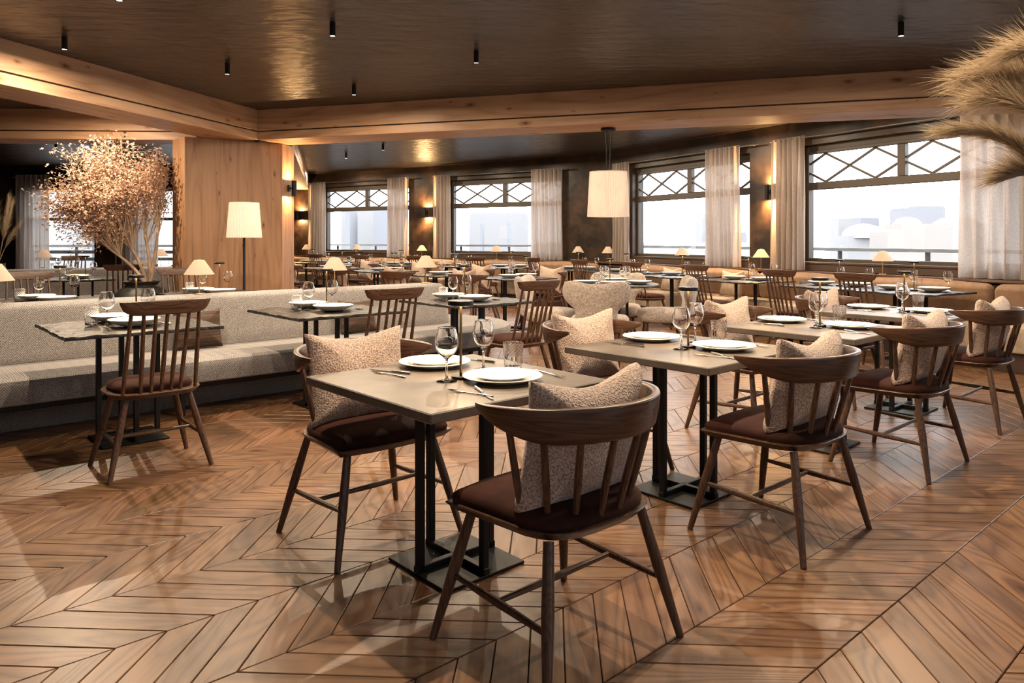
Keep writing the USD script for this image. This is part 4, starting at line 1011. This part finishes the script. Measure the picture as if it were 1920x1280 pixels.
pampas(pg2, [([(0, 0, 0), (.02, 0, .6), (-.02, 0, 1.12)], .11), ([(0, 0, 0), (.10, 0, .5), (.22, 0, .95)], .10), ([(0, 0, 0), (-.10, 0, .5), (-.2, .0, 1.0)], .11), ([(0, 0, 0), (.12, 0, .35), (.32, 0, .62)], .07), ([(0, 0, 0), (.03, .1, .5), (.1, .12, 1.05)], .10)], 4, .2, 420)

# ---------------------------------------------------------------- outside: terrace, railing, city
ot = thing('terrace', None, None, kind='structure'); 
part(ot, 'deck', sweep([(wb(-9, 0), -BN), (AP0, -mit), (wa(ALEN + 8, 0), -AN)], [(.27, -.10), (2.2, -.10), (2.2, -.02), (.27, -.02)])[0:2], 'terrace', False)
OP = [(wb(-9, 0), -BN), (AP0, -mit), (wa(ALEN + 1, 0), -AN)]
rl = thing('balcony_railing', 'balcony railing with pale handrail outside the windows', 'railing')
part(rl, 'parapet', sweep(OP, [(1.7, -.02), (1.85, -.02), (1.85, .93), (1.7, .93)]), 'railing_dark', False)
part(rl, 'handrail', sweep(OP, [(1.72, 1.10), (1.83, 1.10), (1.83, 1.15), (1.72, 1.15)]), 'railing', False)
for s in np.arange(-8, 7.6, 1.45): q = wb(s, -1.775); part(rl, 'post', G().box((q[0], q[1], 1.015), (.05, .05, .17)), 'railing_dark', False)
for s in np.arange(.5, ALEN + .5, 1.45): q = wa(s, -1.775); part(rl, 'post', G().box((q[0], q[1], 1.015), (.05, .05, .17)), 'railing_dark', False)
rl2 = thing('balcony_railing', 'balcony railing outside the far left windows', 'railing')
for z0, z1, m in ((1.08, 1.14, 'railing'), (.92, 1.0, 'railing_dark'), (.74, .82, 'railing_dark')): part(rl2, 'rail', G().box((-10.5, CY + 1.6, (z0 + z1) / 2), (8, .06, z1 - z0)), m, False)
for x in np.arange(-14, -6.6, 1.5): part(rl2, 'post', G().box((x, CY + 1.6, .55), (.05, .05, 1.1)), 'railing_dark', False)
def building(px0, px1, ytop, Y, m, label, roof=None):
    x0, x1 = (px0 - 960) / 1380 * Y, (px1 - 960) / 1380 * Y; z = EYE + (447 - ytop) / 1380 * Y; d = 4.0
    t = thing('city_building', label, 'building', ((x0 + x1) / 2, Y + d / 2, 0)); w = x1 - x0
    part(t, 'block', G().box((0, 0, (z - 22) / 2), (w, d, z + 22)), m, False)
    part(t, 'parapet', G().box((0, 0, z + .15), (w * .96, d * .96, .3)), m, False)
    if roof == 'dome': part(t, 'roof', G().lathe([(w * .48, z), (w * .45, z + w * .14), (w * .3, z + w * .27), (w * .1, z + w * .33), (0, z + w * .34)], 28), m, 50)
    if roof == 'gable': part(t, 'roof', G().add([[-w / 2, -d / 2, z], [w / 2, -d / 2, z], [w / 2, d / 2, z], [-w / 2, d / 2, z], [0, -d / 2, z + w * .3], [0, d / 2, z + w * .3]], [[0, 1, 4, 4], [2, 3, 5, 5], [1, 2, 5, 4], [3, 0, 4, 5]]), m, False)
for a in ((1572, 1608, 412, 150, 'facade', 'pale low city block left of centre in right window'), (1614, 1648, 411, 140, 'facade_blue', 'bluish narrow city tower in right window'), (1590, 1672, 446, 110, 'facade', 'low domed pavilion in right window', 'dome'),
          (1690, 1735, 394, 130, 'facade_blue', 'bluish city tower behind the dome in right window'), (1722, 1772, 389, 150, 'facade_blue', 'widest bluish city tower in right window'), (1690, 1745, 424, 90, 'facade_warm', 'domed pale city hall in right window', 'dome'), (1664, 1700, 440, 80, 'facade_warm', 'small gabled house in right window', 'gable'),
          (1786, 1850, 425, 60, 'facade_warm', 'rosy gabled house at the right window edge', 'gable'), (1318, 1345, 405, 100, 'facade', 'pale block seen in second right window'), (1332, 1400, 440, 90, 'facade_blue', 'low bluish block in second right window'),
          (640, 740, 396, 90, 'facade', 'long pale city block in left back window'), (648, 656, 400, 80, 'facade_blue', 'bluish stair tower in left back window'), (700, 726, 398, 82, 'facade_blue', 'grey tower in left back window'),
          (880, 990, 404, 95, 'facade', 'long pale city block in right back window'), (900, 905, 424, 80, 'facade_blue', 'thin bluish tower in right back window'), (950, 957, 424, 80, 'facade_blue', 'second thin bluish tower in right back window'), (95, 128, 400, 70, 'facade', 'pale city block in far left window'), (128, 176, 420, 75, 'facade_blue', 'bluish city block in far left window'), (1000, 1500, 462, 60, 'facade', 'broad low rooftop beyond the balcony')):
    building(*a)
gd = thing('city_ground', None, None, kind='structure'); part(gd, 'street', G().box((0, 130, -22.5), (500, 260, 1)), 'terrace', False)

dup = {k: v for k, v in LABELS.items() if len(v) > 1}
if dup: print('DUPLICATE LABELS', dup)
bad = [k for k in LABELS if not 4 <= len(k.split()) <= 16]
if bad: print('LABEL LENGTH', bad)
